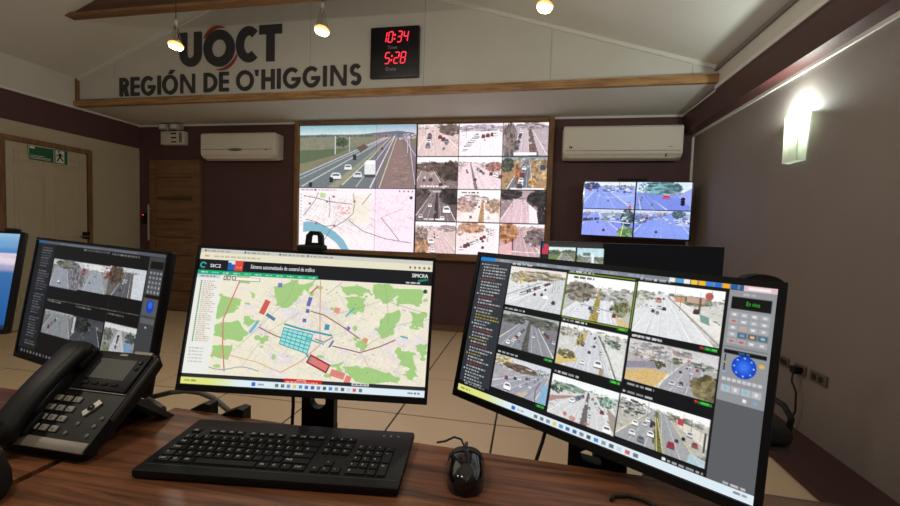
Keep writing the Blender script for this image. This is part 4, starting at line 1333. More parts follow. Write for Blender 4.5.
# emergency light on the back wall
em = thing('emergency_light', (-4.65, D, 2.225), 'white emergency light box with two small lamp heads under the ceiling', 'emergency light')
MB().rbox(-4.83, -4.475, D - .08, D, 2.225, 2.40, .008).build('body', 'emergency_white', em)
for x in (-4.745, -4.575):
    hd = MB().rbox(x - .07, x + .065, D - .13, D - .03, 2.412, 2.485, .012)
    hd.rbox(x - .055, x + .05, D - .135, D - .12, 2.418, 2.48, .006)
    hd.tube([(x, D - .06, 2.395), (x, D - .06, 2.42)], .012)
    lamp = hd.build('lamp_head', 'silver', em)
    box(x - .045, x + .04, D - .1375, D - .1345, 2.425, 2.473).build('lamp_glass', 'white_trim', lamp)
for z in (2.25, 2.305, 2.36):
    box(-4.665, -4.585, D - .083, D - .079, z, z + .018).build('slot', 'black_matte', em)
box(-4.545, -4.50, D - .083, D - .079, 2.25, 2.38).build('side_grille', 'ac_shadow', em)

# ---------------------------------------------------------------- air conditioners


def air_con(x0, x1, z0, z1, label, badge):
    t = thing('air_conditioner', ((x0 + x1) / 2, D, z0), label, 'air conditioner', 'air conditioners on the back wall')
    dp = .21
    h = z1 - z0
    prof = [(D, z0 + .03), (D - dp * .45, z0), (D - dp * .8, z0 + .02), (D - dp * .97, z0 + .055), (D - dp, z0 + .08), (D - dp, z1 - .02), (D - dp + .02, z1), (D, z1)]
    MB().prism(prof, x0, x1, lambda a, b, q: (q, a, b)).build('body', 'ac_white', t)
    g = MB()
    g.prism([(D - dp * .5, z0 - .004), (D - dp * .82, z0 + .012), (D - dp * .985, z0 + .068), (D - dp * .97, z0 + .078), (D - dp * .8, z0 + .026), (D - dp * .5, z0 + .008)], x0 + .05, x1 - .05, lambda a, b, q: (q, a, b))
    g.build('louver', 'ac_white', t)
    gl = MB()
    gl.box(x0 + .02, x1 - .02, D - dp - .001, D - dp + .004, z0 + (.082 if x0 > 0 else .118), z0 + (.088 if x0 > 0 else .124))
    gl.build('louver_gap', 'ac_shadow', t)
    for x in (x0 - .006, x1 - .006):
        MB().rbox(x, x + .012, D - dp + .012, D - .005, z0 + .06, z1 - .012, .004).build('side_cover', 'ac_white', t)
    badge(t, x0, x1, z0, z1, D - dp)
    return t


def badge_left(t, x0, x1, z0, z1, y):
    MB().prism([(-3.613 + .10 * math.cos(k * .3927), 2.127 + .017 * math.sin(k * .3927)) for k in range(16)], y - .004, y, lambda a, b, q: (a, q, b)).build('badge', 'dark_grey', t)
    box(-3.69, -3.55, y - .006, y - .003, 2.124, 2.134).build('badge_shine', 'chrome', t)
    box(-3.2, -3.17, y - .003, y, 2.12, 2.13).build('display', 'dark_grey', t)


def badge_right(t, x0, x1, z0, z1, y):
    b = MB()
    b.prism([(.402, 2.137), (.411, 2.137), (.421, 2.122), (.421, 2.137), (.429, 2.137), (.429, 2.113), (.421, 2.113), (.41, 2.128), (.41, 2.113), (.402, 2.113)], y - .003, y, lambda a, c, q: (a, q, c))
    b.build('badge', 'black_matte', t)
    box(1.38, 1.42, y - .003, y, 2.125, 2.131).build('display', 'ac_shadow', t)
    box(1.36, 1.365, y - .003, y + .05, 2.03, 2.06).build('louver_pin', 'dark_grey', t)


air_con(-4.10, -3.085, 2.01, 2.335, 'white air conditioner above the wooden door side, left of the video wall', badge_left)
air_con(.345, 1.515, 2.005, 2.35, 'white air conditioner above the small wall television, right of the video wall', badge_right)

# ---------------------------------------------------------------- video wall
vx0, vx1, vz0, vz1 = -2.824, .186, .931, 2.442
vw = thing('video_wall', ((vx0 + vx1) / 2, D, .82), 'large wood-framed video wall showing a motorway camera, a street map and twelve street cameras', 'video wall')
box(vx0 - .01, vx1 + .01, D - .05, D, vz0 - .01, vz1 + .01).build('backing', 'black_matte', vw)
fw = .062
for a, b, e, f, mm in ((vx0 - fw, vx0 - .004, vz0 - .08, vz1 + fw - .02, 'frame_wood'), (vx1 + .004, vx1 + fw, vz0 - .08, vz1 + fw - .02, 'frame_wood'),
                       (vx0 - .004, vx1 + .004, vz1 + .004, vz1 + fw - .02, 'frame_wood_h'), (vx0 - .004, vx1 + .004, vz0 - .08, vz0 - .004, 'frame_wood_h')):
    MB().rbox(a, b, D - .085, D - .0, e, f, .006, 1, smooth=False).build('frame_board', mm, vw)
cvw = wall_screen()
MW = Matrix.Identity(4)
for i in range(3):
    for j in range(2):
        w, h = (vx1 - vx0) / 3, (vz1 - vz0) / 2
        MW.translation = V3((vx0 + w * (i + .5), D - .056, vz1 - h * (j + .5)))
        screen_mesh('screen_panel', cvw.sub(i / 3, j / 2, (i + 1) / 3, (j + 1) / 2), 200, 150, w - .0025, h - .0025, MW, vw, 'wall_screen')

# ---------------------------------------------------------------- lettering and clock on the gable
YF = YS - .001


def arc(cx, cz, rx, rz, a0, a1, n=20):
    return [(cx + rx * math.cos(math.radians(a0 + (a1 - a0) * k / n)), cz + rz * math.sin(math.radians(a0 + (a1 - a0) * k / n))) for k in range(n + 1)]


def glyph(ch, x0, x1, z0, z1, sw, dep):
    """letters of constant stroke sw, inside the given box"""
    m = MB()
    fn = lambda a, b, t: (a, YF - t, b)
    h = sw / 2
    w, H = x1 - x0, z1 - z0
    cnt = [0]

    def S(pts, wd=sw, closed=False):
        m.strip(pts, wd, dep + .0009 * cnt[0], fn, closed)
        cnt[0] += 1

    cx, cz = (x0 + x1) / 2, (z0 + z1) / 2
    if ch == 'I':
        S([(cx, z0), (cx, z1)], min(sw, w))
    elif ch == 'O':
        S(arc(cx, cz, w / 2 - h, H / 2 - h, 0, 360, 32)[:-1], sw, True)
    elif ch == 'C':
        S(arc(cx + w * .06, cz, w / 2 - h + w * .06, H / 2 - h, 48, 312, 24))
    elif ch == 'G':
        S(arc(cx, cz, w / 2 - h, H / 2 - h, 48, 345, 26))
        S([(cx, cz - h * .6), (x1, cz - h * .6)], sw * .85)
    elif ch == 'U':
        r = w / 2 - h
        S([(x0 + h, z1), (x0 + h, z0 + r + h)] + arc(cx, z0 + r + h, r, r, 180, 360, 16)[1:] + [(x1 - h, z1)])
    elif ch == 'T':
        S([(x0, z1 - h), (x1, z1 - h)])
        S([(cx, z0), (cx, z1 - h)])
    elif ch == 'E':
        S([(x0 + h, z0), (x0 + h, z1)])
        for z in (z0 + h * .9, cz, z1 - h * .9):
            S([(x0 + h, z), (x1, z)], sw * .9)
    elif ch == 'N':
        S([(x0 + h * .8, z0), (x0 + h * .8, z1)], sw * .8)
        S([(x1 - h * .8, z0), (x1 - h * .8, z1)], sw * .8)
        m.prism([(x0, z1), (x0 + sw * 1.05, z1), (x1, z0), (x1 - sw * 1.05, z0)], 0, dep + .003, fn)
    elif ch == 'H':
        S([(x0 + h, z0), (x0 + h, z1)])
        S([(x1 - h, z0), (x1 - h, z1)])
        S([(x0 + h, cz), (x1 - h, cz)])
    elif ch == 'D':
        S([(x0 + h, z0), (x0 + h, z1)])
        S([(x0 + h, z1 - h)] + arc(x0 + w * .35, cz, w * .65 - h, H / 2 - h, 90, -90, 18) + [(x0 + h, z0 + h)])
    elif ch == 'R':
        S([(x0 + h, z0), (x0 + h, z1)])
        S([(x0 + h, z1 - h)] + arc(x0 + w * .5, z1 - H * .29, w * .46 - h, H * .29 - h, 90, -90, 14) + [(x0 + h, z1 - H * .58 + h)])
        m.prism([(x0 + w * .38, z1 - H * .5), (x0 + w * .38 + sw * 1.1, z1 - H * .5), (x1, z0), (x1 - sw * 1.15, z0)], 0, dep + .003, fn)
    elif ch == 'S':
        r = H / 4 - h * .35
        rx = w / 2 - h
        S(arc(cx, z1 - h - r * .93, rx, r * .93, 30, 270, 14) + arc(cx, z0 + h + r * .93, rx, r * .93, 90, -150, 14)[1:])
    elif ch == "'":
        m.prism([(x0, z1), (x1, z1), (x1 - w * .2, z1 - H * .3), (x0 + w * .3, z1 - H * .3)], 0, dep, fn)
    return m


s1 = thing('wall_lettering', (-3.23, YF, 2.9), 'big dark raised letters UOCT with red swooshes on the gable wall', 'lettering')
for ch, a, b in (('U', -3.85, -3.575), ('O', -3.548, -3.168), ('C', -3.15, -2.882), ('T', -2.872, -2.61)):
    z0, z1 = (2.898, 3.288) if ch == 'O' else (2.912, 3.28) if ch == 'U' else (2.928, 3.303)
    glyph(ch, a, b, z0, z1, .092 if ch != 'O' else .1, .016).build('letter', 'letter_black', s1)
for a0, a1, ra, rb in ((150, 72, .212, .226), (-96, -20, .232, .228)):
    pts = arc(-3.358, 3.093, ra, rb, a0, a1, 14)
    m = MB()
    n = len(pts)
    for k in range(n - 1):
        t0, t1 = math.sin(math.pi * (k + .0) / (n - 1)), math.sin(math.pi * (k + 1) / (n - 1))
        c0, c1 = V3((-3.358, 3.093)), V3((-3.358, 3.093))
        p, q = V3((pts[k][0], pts[k][1])), V3((pts[k + 1][0], pts[k + 1][1]))
        dp, dq = (p - c0).normalized(), (q - c1).normalized()
        w0, w1 = .003 + .011 * t0, .003 + .011 * t1
        m.prism([tuple(p - dp * w0), tuple(q - dq * w1), tuple(q + dq * w1), tuple(p + dp * w0)], 0, .016, lambda a, b, t: (a, YF - t, b))
    m.build('swoosh', 'letter_red', s1)
s2 = thing('wall_lettering', (-3.18, YF, 2.62), "dark raised letters reading REGION DE O'HIGGINS in a row above the wooden beam", 'lettering')
for ch, a, b in (('R', -4.65, -4.525), ('E', -4.5, -4.385), ('G', -4.361, -4.172), ('I', -4.144, -4.098), ('O', -4.078, -3.88), ('N', -3.844, -3.66), ('D', -3.548, -3.381), ('E', -3.356, -3.240),
                 ('O', -3.149, -2.937), ("'", -2.926, -2.88), ('H', -2.844, -2.691), ('I', -2.664, -2.618), ('G', -2.594, -2.39), ('G', -2.367, -2.17), ('I', -2.14, -2.094), ('N', -2.055, -1.879), ('S', -1.842, -1.719)):
    z = 2.618 + .034 * (a + 4.65) / 2.9
    H = .207
    if ch in 'OGS':
        z, H = z - .005, H + .01
    o = glyph(ch, a, b, z, z + H, .041, .012).build('letter', 'letter_black', s2)
    if ch == 'O' and a < -4:
        MB().prism([(-3.99, 2.845), (-3.955, 2.845), (-3.915, 2.885), (-3.965, 2.885)], 0, .02, lambda p, q, t: (p, YF - t, q)).build('accent', 'letter_black', o)

ck = thing('wall_clock', (-1.394, YF, 2.707), 'black square wall clock with red digits for time and date on the gable', 'clock')
kx0, kx1, kz0, kz1 = -1.612, -1.112, 2.694, 3.187
MB().rbox(kx0, kx1, YF - .05, YF, kz0, kz1, .01).build('case', 'clock_black', ck)
yd = YF - .0505
SEG = {'0': 'abcdef', '1': 'bc', '2': 'abged', '3': 'abgcd', '4': 'fgbc', '5': 'afgcd', '8': 'abcdefg'}


def digits(txt, x0, z0, w, h, gapx):
    x = x0
    sl = .14
    for ch in txt:
        m = MB()
        fn = lambda a, b, t: (a + (b - z0) * sl, yd - t, b)
        t = .0095
        if ch == ':':
            for q in (.3, .68):
                MB().strip([(x, z0 + h * q - .009), (x, z0 + h * q + .009)], .014, .003, fn).build('colon_dot', 'led_red', ck)
            x += .028
            continue
        g = .004
        P = {'a': ((x + g, z0 + h), (x + w - g, z0 + h)), 'g': ((x + g, z0 + h / 2), (x + w - g, z0 + h / 2)), 'd': ((x + g, z0), (x + w - g, z0)),
             'f': ((x, z0 + h / 2 + g), (x, z0 + h - g)), 'e': ((x, z0 + g), (x, z0 + h / 2 - g)), 'b': ((x + w, z0 + h / 2 + g), (x + w, z0 + h - g)), 'c': ((x + w, z0 + g), (x + w, z0 + h / 2 - g))}
        for k in SEG[ch]:
            m.strip(list(P[k]), t, .003, fn)
        m.build('digit', 'led_red', ck)
        x += w + gapx


digits('10:34', -1.493, 3.035, .042, .10, .022)
digits('5:28', -1.46, 2.83, .045, .105, .022)
I4 = Matrix.Identity(4)
tm = MB()
add_text(tm, 'Time', -1.431, 2.968, .098, .034, Matrix.Translation((0, yd, 0)), -.001)
tm.build('caption', 'label_grey', ck)
tm = MB()
add_text(tm, 'Date', -1.443, 2.76, .105, .034, Matrix.Translation((0, yd, 0)), -.001)
tm.build('caption', 'label_grey', ck)

# ---------------------------------------------------------------- sconce on the right wall
SCONCE_W = 20.0
sc = thing('wall_sconce', (XR, 3.03, 1.70), 'lit square white glass wall sconce on the grey right wall', 'wall lamp')
m = MB()
P = [(XR - .004, 2.95), (XR - .05, 2.958), (XR - .064, 3.02), (XR - .06, 3.09), (XR - .004, 3.11)]
m.prism(P, 1.70, 1.706)
for (a, b), (e, f) in zip(P[:-1], P[1:]):
    d = V3((e - a, f - b)).normalized()
    n = V3((-d.y, d.x)) * -.004
    m.prism([(a, b), (e, f), (e + n.x, f + n.y), (a + n.x, b + n.y)], 1.706, 2.0)
m.build('glass_shade', 'sconce_glass', sc)
box(XR - .01, XR, 3.0, 3.06, 1.75, 1.84).build('back_plate', 'white_trim', sc)
MB().lathe([(.008, 1.82), (.014, 1.84), (.018, 1.88), (.02, 1.93), (.018, 1.965), (.008, 1.98)], 14, Matrix.Translation((XR - .03, 3.03, 0))).build('bulb', 'sconce_hot', sc)
ld = bpy.data.lights.new('sconce_light', 'POINT')
ld.energy = SCONCE_W
ld.color = (0.90, 1.0, 0.93)
ld.shadow_soft_size = .02
lo = bpy.data.objects.new('sconce_light', ld)
COL.objects.link(lo)
lo.parent = sc
lo.location = V3((XR - .032, 3.03, 2.005)) - ORG[sc.name]

# ---------------------------------------------------------------- pendants
PENDANT_W, ROW2_W = 11.5, 17.0


def pendant(x, y, z, label, power):
    t = thing('pendant_lamp', (x, y, z), label, 'pendant lamp', 'bare glass pendant lamps hanging in a row')
    O = V3((x, y, z))
    T = Matrix.Translation(O)
    top = gz(x) - .005
    MB().tube([O + V3((0, 0, .14)), V3((x, y, top))], .003, 6).build('cord', 'cable_black', t)
    MB().lathe([(.004, .15), (.009, .14), (.011, .105), (.008, .095)], 12, T).build('lamp_holder', 'silver', t)
    MB().lathe([(.010, .12), (.015, .09), (.025, .05), (.034, .015), (.036, .0), (.034, .0), (.032, .015), (.0235, .05), (.0135, .09), (.009, .118)], 18, T).build('glass_shade', 'pendant_glass', t)
    MB().lathe([(.006, .09), (.008, .05), (.02, .03), (.026, .016)], 14, T).build('lamp_body', 'silver', t)
    R = T @ Matrix.Rotation(math.radians(12), 4, 'Y')
    MB().lathe([(.026, .018), (.041, .006), (.042, -.006), (.032, -.016), (.016, -.018)], 18, R).build('bulb_rim', 'bulb_rim', t)
    MB().lathe([(.016, .0), (.0375, -.0135), (.031, -.022), (.014, -.026)], 16, R).build('bulb', 'bulb_glow', t)
    l = bpy.data.lights.new('pendant_light', 'POINT')
    l.energy = power
    l.color = (1.0, 0.91, 0.77)
    l.shadow_soft_size = .05
    q = bpy.data.objects.new('pendant_light', l)
    COL.objects.link(q)
    q.parent = t
    q.location = (0, 0, -.085)


pendant(-2.139, 2.2, 2.263, 'hanging glass pendant bulb in front of the big UOCT letters', PENDANT_W)
pendant(-1.183, 2.2, 2.297, 'hanging glass pendant bulb between the lettering and the red clock', PENDANT_W)
pendant(.041, 2.2, 2.345, 'hanging glass pendant bulb at the top edge right of the clock', PENDANT_W)
# an unseen second row of the same lamps, added over the desks for light
for px_, pz_ in ((-2.2, 2.30), (-.9, 2.32), (.55, 2.36)):
    pendant(px_, .25, pz_, {-2.2: 'added pendant bulb out of view over the left end of the desks', -.9: 'added pendant bulb out of view over the phone side of the desks', .55: 'added pendant bulb out of view over the right end of the desks'}[px_], ROW2_W if px_ < 0 else ROW2_W * .7)

# ---------------------------------------------------------------- wall television
tv = thing('television', (1.08 * .985, 4.70, 1.16), 'small wall television split into four bluish street views below the right air conditioner', 'television')
k = .985                                     # placed in front of the back wall on its bracket
TVM = frame(V3((1.08 * k, 4.562 * k, CAM_Z + .295 * k)), (.983, -.181, -.021), (-.033, -.068, -.997))
W, H = 1.04 * k, .60 * k
MB().rbox(-W / 2, W / 2, .002, .045, -H / 2, H / 2, .006, 2, TVM).build('case', 'black_plastic', tv)
b = MB()
for q in ((-W / 2, W / 2, H / 2 - .012, H / 2), (-W / 2, W / 2, -H / 2, -H / 2 + .018), (-W / 2, -W / 2 + .012, -H / 2, H / 2), (W / 2 - .012, W / 2, -H / 2, H / 2)):
    b.box(q[0], q[1], -.006, .004, q[2], q[3], TVM)
b.build('bezel', 'black_gloss', tv)
screen_mesh('screen', tv_screen(), 300, 170, W - .024, H - .03, TVM, tv, 'screen', -.001, None, H / 2 - .012)
MB().rbox(-.18, .10, -.01, .03, H / 2 + .002, H / 2 + .028, .008, 2, TVM).build('sensor_bar', 'black_matte', tv)
a = MB().box(-.06, .06, .045, .07, -.08, .08, TVM)
c0 = TVM @ V3((0, .07, 0))
a.box(c0.x - .03, c0.x + .03, c0.y - .03, D - .02, c0.z - .04, c0.z + .04)
a.build('arm', 'black_matte', tv)
box(c0.x - .1, c0.x + .1, D - .021, D - .001, c0.z - .12, c0.z + .12).build('wall_plate', 'black_matte', tv)

# ---------------------------------------------------------------- desks
DZ = .73


def desk(poly, name, label, legs, panels):
    xs = [p[0] for p in poly]
    ys = [p[1] for p in poly]
    t = thing(name, (sum(xs) / len(xs), sum(ys) / len(ys), .0085), label, 'desk')
    MB().prism(poly, DZ - .028, DZ, None).build('desktop', 'desk_wood', t)
    for (x, y, w, d) in legs:
        MB().rbox(x - w / 2, x + w / 2, y - d / 2, y + d / 2, .0085, DZ - .028, .004, 1, smooth=False).build('leg', 'desk_edge', t)
    for (x0, x1, y) in panels:
        box(x0, x1, y - .009, y + .009, .32, DZ - .028).build('modesty_panel', 'desk_edge', t)
    return t


desk([(-.833, .853), (-.842, .16), (.86, .16), (.86, .798)], 'desk', 'brown wood-grain desk holding the keyboard and mouse',
     [(-.80, .5, .03, .56), (.83, .45, .03, .52)], [(-.78, .81, .55)])
desk([(-.85, .842), (-2.6, .842), (-2.6, .16), (-.86, .16)], 'desk', 'second brown desk at the left, under the black phone',
     [(-.90, .5, .03, .56), (-2.55, .5, .03, .56)], [(-2.53, -.92, .55)])
MB().rbox(-.93, -.868, .842, .87, .64, .728, .012).build('x', 'desk_edge').name = 'cable_cover'
tag(bpy.data.objects['cable_cover'], 'dark brown rounded cable cover at the rear corner of the left desk', 'cable cover')

# ---------------------------------------------------------------- monitors


def monitor(label, M, w, h, bez, chin, cv, gw, gh, col_xyz, yaw, thick=.035, smat='screen', colw=.115, hx=0.0, hz=.772, hr=.024):
    """w, h: lit area; M: frame at its centre; column clamped to the rear edge of the desk"""
    cx, cy, cz = col_xyz
    t = thing('monitor', (cx, cy, cz), label, 'monitor')
    x0, x1, z0, z1 = -w / 2 - bez, w / 2 + bez, -h / 2 - chin, h / 2 + bez
    MB().rbox(x0, x1, .003, .02, z0, z1, .005, 2, M).build('case', 'black_plastic', t)
    b = MB()
    for q in ((x0, x1, h / 2 + .0008, z1), (x0, x1, z0, -h / 2 - .0008), (x0, -w / 2 - .0008, -h / 2, h / 2), (w / 2 + .0008, x1, -h / 2, h / 2)):
        b.box(q[0], q[1], -.004, .006, q[2], q[3], M)
    b.build('bezel', 'black_plastic', t)
    MB().rbox(-w * .34, w * .34, .019, .019 + thick, -h * .36, h * .34, .014, 2, M).build('rear_housing', 'black_plastic', t)
    scr = screen_mesh('screen', cv, gw, gh, w, h, M, t, smat, .0)
    # column with cable hole, hinge, clamp
    C = Matrix.Translation(V3((cx, cy, 0))) @ Matrix.Rotation(yaw, 4, 'Z')
    top = M @ V3((0, .02 + thick, 0))
    p = MB()
    hole_plate(p, -colw / 2, colw / 2, .60, .86, hx, hz, hr, 0, .022, C)
    p.box(-colw / 2, colw / 2, 0, .022, .86, top.z + .03, C)
    p.build('column', 'black_plastic', t)
    hg = MB()
    lt = C.inverted() @ top
    hg.tube([C @ V3((0, .012, top.z)), top - (M.to_3x3() @ V3((0, .012, 0)))], .03, 14)
    hg.rbox(-.05, .05, .018 + thick, .03 + thick, -.05, .05, .004, 1, M)
    hg.build('hinge', 'black_matte', t)
    cl = MB()
    cl.box(-.035, .035, -.10, .024, DZ - .075, DZ - .031, C)
    cl.box(-.038, .038, .0, .03, DZ - .10, DZ - .02, C)
    cl.build('clamp', 'black_matte', t)
    return t, scr


z = CAM_Z
RM = frame((.121, .869, z - .231), (.855, -.518, -.025), (-.126, -.16, -.979))
mon_r, scr = monitor('large angled monitor on the right showing nine live street cameras', RM, .597, .336, .0115, .017, right_screen(), 560, 315, (.158, .875, DZ - .10), math.radians(-20), hx=-.012, hz=.712)
tx = MB()
add_text(tx, 'En vivo', .597 * (.936 - .5), .336 * (.5 - .1), .597 * .03, .336 * .022, RM, -.0006)
tx.build('live_caption', 'text_green', mon_r)
CM = frame((-.465, .830, z - .204), (.984, .174, -.025), (.013, -.215, -.977))
mon_c, scr = monitor('centre monitor showing a green and beige traffic control map', CM, .527, .296, .0065, .014, map_screen(), 640, 360, (-.472, .885, DZ - .10), math.radians(4), colw=.08, hr=.019)


def T(txt, u, v, uw, vh, bold=0):
    q = MB()
    add_text(q, txt, .527 * (u - .5), .296 * (.5 - v), .527 * uw, .296 * vh, CM, -.0006, bold)
    q.build('screen_title', 'text_white', mon_c)


T('Sistema automatizado de control de tr\u00e1fico', .223, .135, .275, .03, .00008)
T('SIC2', .05, .142, .045, .026, .0003)
T('SIMCRA', .915, .131, .068, .028, .0003)
tx = MB()
tx.prism([(.527 * (u - .5), .296 * (.5 - v)) for u, v in ((.94, .15), (.985, .135), (.985, .152), (.945, .166))], -.0006, -.0005, lambda a, b, t: (a, t, b), CM)
tx.build('logo_swoosh', 'text_teal', mon_c)
s = 1.13
LM = frame((-1.032 * s, .803 * s, z - .205 * s), (.979, -.201, -.03), (-.06, -.144, -.988))
mon_l, scr = monitor('dark monitor behind the phone with two rows of camera pictures', LM, .578, .330, .0075, .016, left_screen(), 340, 192, (-1.17, 1.0, DZ - .10), math.radians(-11.6), smat='screen_dim')
# far left monitor, cut by the picture edge
FM0 = frame((0, 0, 0), (.975, .19, -.02), (.02, -.17, -.985))
corner = V3((-1.56, 1.03, 1.139))
FM = FM0.copy()
FM.translation = corner - FM0.to_3x3() @ V3((.527 / 2 + .0065, 0, .296 / 2 + .0065))
mon_f, scr = monitor('leftmost monitor at the photo edge with a blue desktop picture', FM, .527, .296, .0065, .014, desktop_screen(), 100, 56, (FM.translation.x, FM.translation.y + .10, DZ - .10), math.radians(11))
MB().rbox(.21, .245, -.004, .02, .296 / 2 + .0065, .296 / 2 + .018, .004, 2, FM).build('camera_clip', 'black_matte', mon_f)
# support rails that carry the two left columns behind the desk edge
for mm, cx, cy in ((mon_l, -1.17, 1.0), (mon_f, FM.translation.x, FM.translation.y + .10)):
    box(cx - .05, cx + .05, .74, cy + .02, DZ - .10, DZ - .075 + .04).build('clamp_rail', 'black_matte', mm)

# webcam on the centre monitor
wb = V3((-.499, .865, 1.125))
WM = Matrix.Translation(CM @ V3((-.010, 0, .296 / 2 + .0068))) @ Matrix.Rotation(math.radians(9), 4, 'Z')
wc = thing('webcam', WM.translation, 'black webcam with a square loop clipped on top of the centre monitor', 'webcam')
MB().rbox(-.034, .024, -.012, .03, .0, .015, .005, 2, WM).build('clip', 'black_matte', wc)
m = MB()
P = [(-.012, .013), (-.0095, .036), (-.004, .042), (.012, .0415), (.0165, .036), (.0185, .013)]
m.strip(P, .0095, .016, lambda a, b, t: (a, t - .006, b))
for v in range(len(m.v)):
    m.v[v] = WM @ m.v[v]
m.build('loop', 'black_matte', wc)
MB().box(-.013, .02, -.006, .01, .013, .02, WM).build('foot', 'black_matte', wc)

# black display behind the right monitor with two small pictures
BM = frame((.353, 1.505, z - .199), (.993, .115, -.001), (-.004, .024, -1))
w, h = .613, .36
bd = thing('display', (.345, 1.56, .705), 'mostly black display with two small road pictures behind the large right monitor', 'monitor')
MB().rbox(-w / 2, w / 2, .002, .03, -h / 2, h / 2, .004, 2, BM).build('case', 'black_plastic', bd)
screen_mesh('screen', thumb_screen(), 300, 176, w - .006, h - .006, BM, bd, 'screen', .0005)
box(.30, .39, 1.535, 1.56, .705, 1.05).build('column', 'black_plastic', bd)
MB().rbox(.28, .47, 1.43, 1.64, .705, .717, .005).build('stand_base', 'black_plastic', bd)
tb = thing('side_table', (.345, 1.55, .0085), 'small dark table under the black display behind the right monitor', 'table')
MB().rbox(.27, .64, 1.38, 1.655, .68, .705, .004, 1, smooth=False).build('table_top', 'desk_edge', tb)
for x in (.30, .61):
    for y in (1.41, 1.63):
        box(x - .018, x + .018, y - .018, y + .018, .0085, .68).build('leg', 'black_matte', tb)

# ---------------------------------------------------------------- office chair behind the right monitor
oc = thing('office_chair', (.79, 1.90, .0085), 'black office chair mostly hidden behind the large right monitor', 'chair')
bk = MB()
bk.prism([(.66, .53), (.88, .53), (.885, .70), (.88, .90), (.865, .935), (.70, .935), (.67, .90)], 0, .055, lambda a, b, t: (a, 1.67 + t + .02 * (b - .55), b), None, True)
bk.build('backrest', 'fabric_black', oc)
dome = [(.765, .965), (.915, .965), (.925, 1.01)] + [(.848 + .078 * math.cos(math.pi * k / 12), 1.018 + .045 * math.sin(math.pi * k / 12)) for k in range(1, 12)] + [(.767, 1.012)]
MB().prism(dome, 1.675, 1.725, lambda a, b, t: (a, t, b), None, True).build('headrest', 'fabric_black', oc)
MB().box(.80, .84, 1.69, 1.71, .90, .96).build('headrest_post', 'black_plastic', oc)
MB().rbox(.58, .995, 1.68, 2.10, .425, .50, .03, 3).build('seat', 'fabric_black', oc)
box(.585, .99, 1.675, 2.095, .417, .424).build('seat_pan', 'dark_grey', oc)
for x in (.575, .985):
    ar = MB()
    ar.tube([(x, 1.72, .46), (x + .005, 1.71, .53), (x + .005, 1.76, .56), (x + .005, 1.90, .56), (x, 1.94, .46)], .011, 8)
    ar.build('armrest', 'black_plastic', oc)
MB().tube([(.79, 1.90, .10), (.79, 1.90, .42)], .028, 12).build('gas_column', 'dark_grey', oc)
MB().tube([(.78, 1.735, .62), (.78, 1.74, .42), (.78, 1.82, .405)], .02, 8).build('back_bar', 'black_plastic', oc)
for k in range(5):
    t = k * 2 * math.pi / 5 + .3
    e = V3((.79 + .24 * math.cos(t), 1.90 + .24 * math.sin(t), .085))
    lg = MB().tube([(.79, 1.90, .11), e], [.026, .016], 8).build('base_arm', 'black_plastic', oc)
    MB().tube([e + V3((-.018 * math.sin(t), .018 * math.cos(t), -.047)), e + V3((.018 * math.sin(t), -.018 * math.cos(t), -.047))], .029, 12).build('caster', 'black_matte', lg)

# ---------------------------------------------------------------- sockets on the right wall
for k, (y0, y1, lab) in enumerate(((2.965, 3.05, 'brown wall socket plate nearest the corner, furthest from the camera'), (2.80, 2.90, 'middle brown wall socket plate with a black plug in it'), (2.62, 2.76, 'brown wall socket plate nearest the camera on the right wall'))):
    sk = thing('wall_socket', (XR, (y0 + y1) / 2, .375), lab, 'wall socket', 'sockets in a row on the right wall')
    MB().rbox(XR - .012, XR, y0, y1, .378, .44, .004, 1, smooth=False).build('plate', 'socket_brown', sk)
    for q in (.3, .7):
        yy = y0 + (y1 - y0) * q
        MB().tube([(XR - .0125, yy, .409), (XR - .015, yy, .409)], .018, 14).build('outlet', 'socket_dark', sk)
pg = thing('power_plug', (XR - .015, 2.84, .38), 'black plug with hanging cord in the middle wall socket', 'plug')
MB().rbox(XR - .06, XR - .015, 2.815, 2.865, .385, .43, .008).build('plug_body', 'black_plastic', pg)
MB().tube([(XR - .05, 2.84, .39), (XR - .06, 2.83, .34), (XR - .05, 2.80, .28), (XR - .04, 2.81, .16), (XR - .05, 2.86, .045)], .006).build('cord', 'cable_black', pg)

# ---------------------------------------------------------------- keyboard
KM = frame((-.4435, .7105, DZ), (.9927, .12, 0), (.12, -.9927, 0))
# local: x right, y = z-down of frame... use own matrix: x right, y away, z up
KM = Matrix.Translation((-.4435, .7105, DZ)) @ Matrix.Rotation(math.radians(6.9), 4, 'Z') @ Matrix.Rotation(math.radians(2.6), 4, 'X')
kb = thing('keyboard', (-.4435, .7105, DZ), 'full-size black keyboard with white legends in front of the centre monitor', 'keyboard')
KW, KD = .476, .184
MB().rbox(-KW / 2, KW / 2, -KD / 2, KD / 2, .0055, .0215, .005, 2, KM).build('body', 'keyboard_black', kb)
for x in (-.19, .19):
    MB().box(x - .015, x + .015, KD / 2 - .03, KD / 2 - .015, -.0028, .006, KM).build('foot', 'black_matte', kb)
for x in (-.2, .2):
    MB().box(x - .015, x + .015, -KD / 2 + .012, -KD / 2 + .022, .0042, .0065, KM).build('foot', 'black_matte', kb)
MB().box(-KW / 2 + .006, KW / 2 - .006, -KD / 2 + .0195, -KD / 2 + .0205, .0212, .0219, KM).build('front_groove', 'dark_grey', kb)
U = .0188
_kc = {}
LEG = MB()


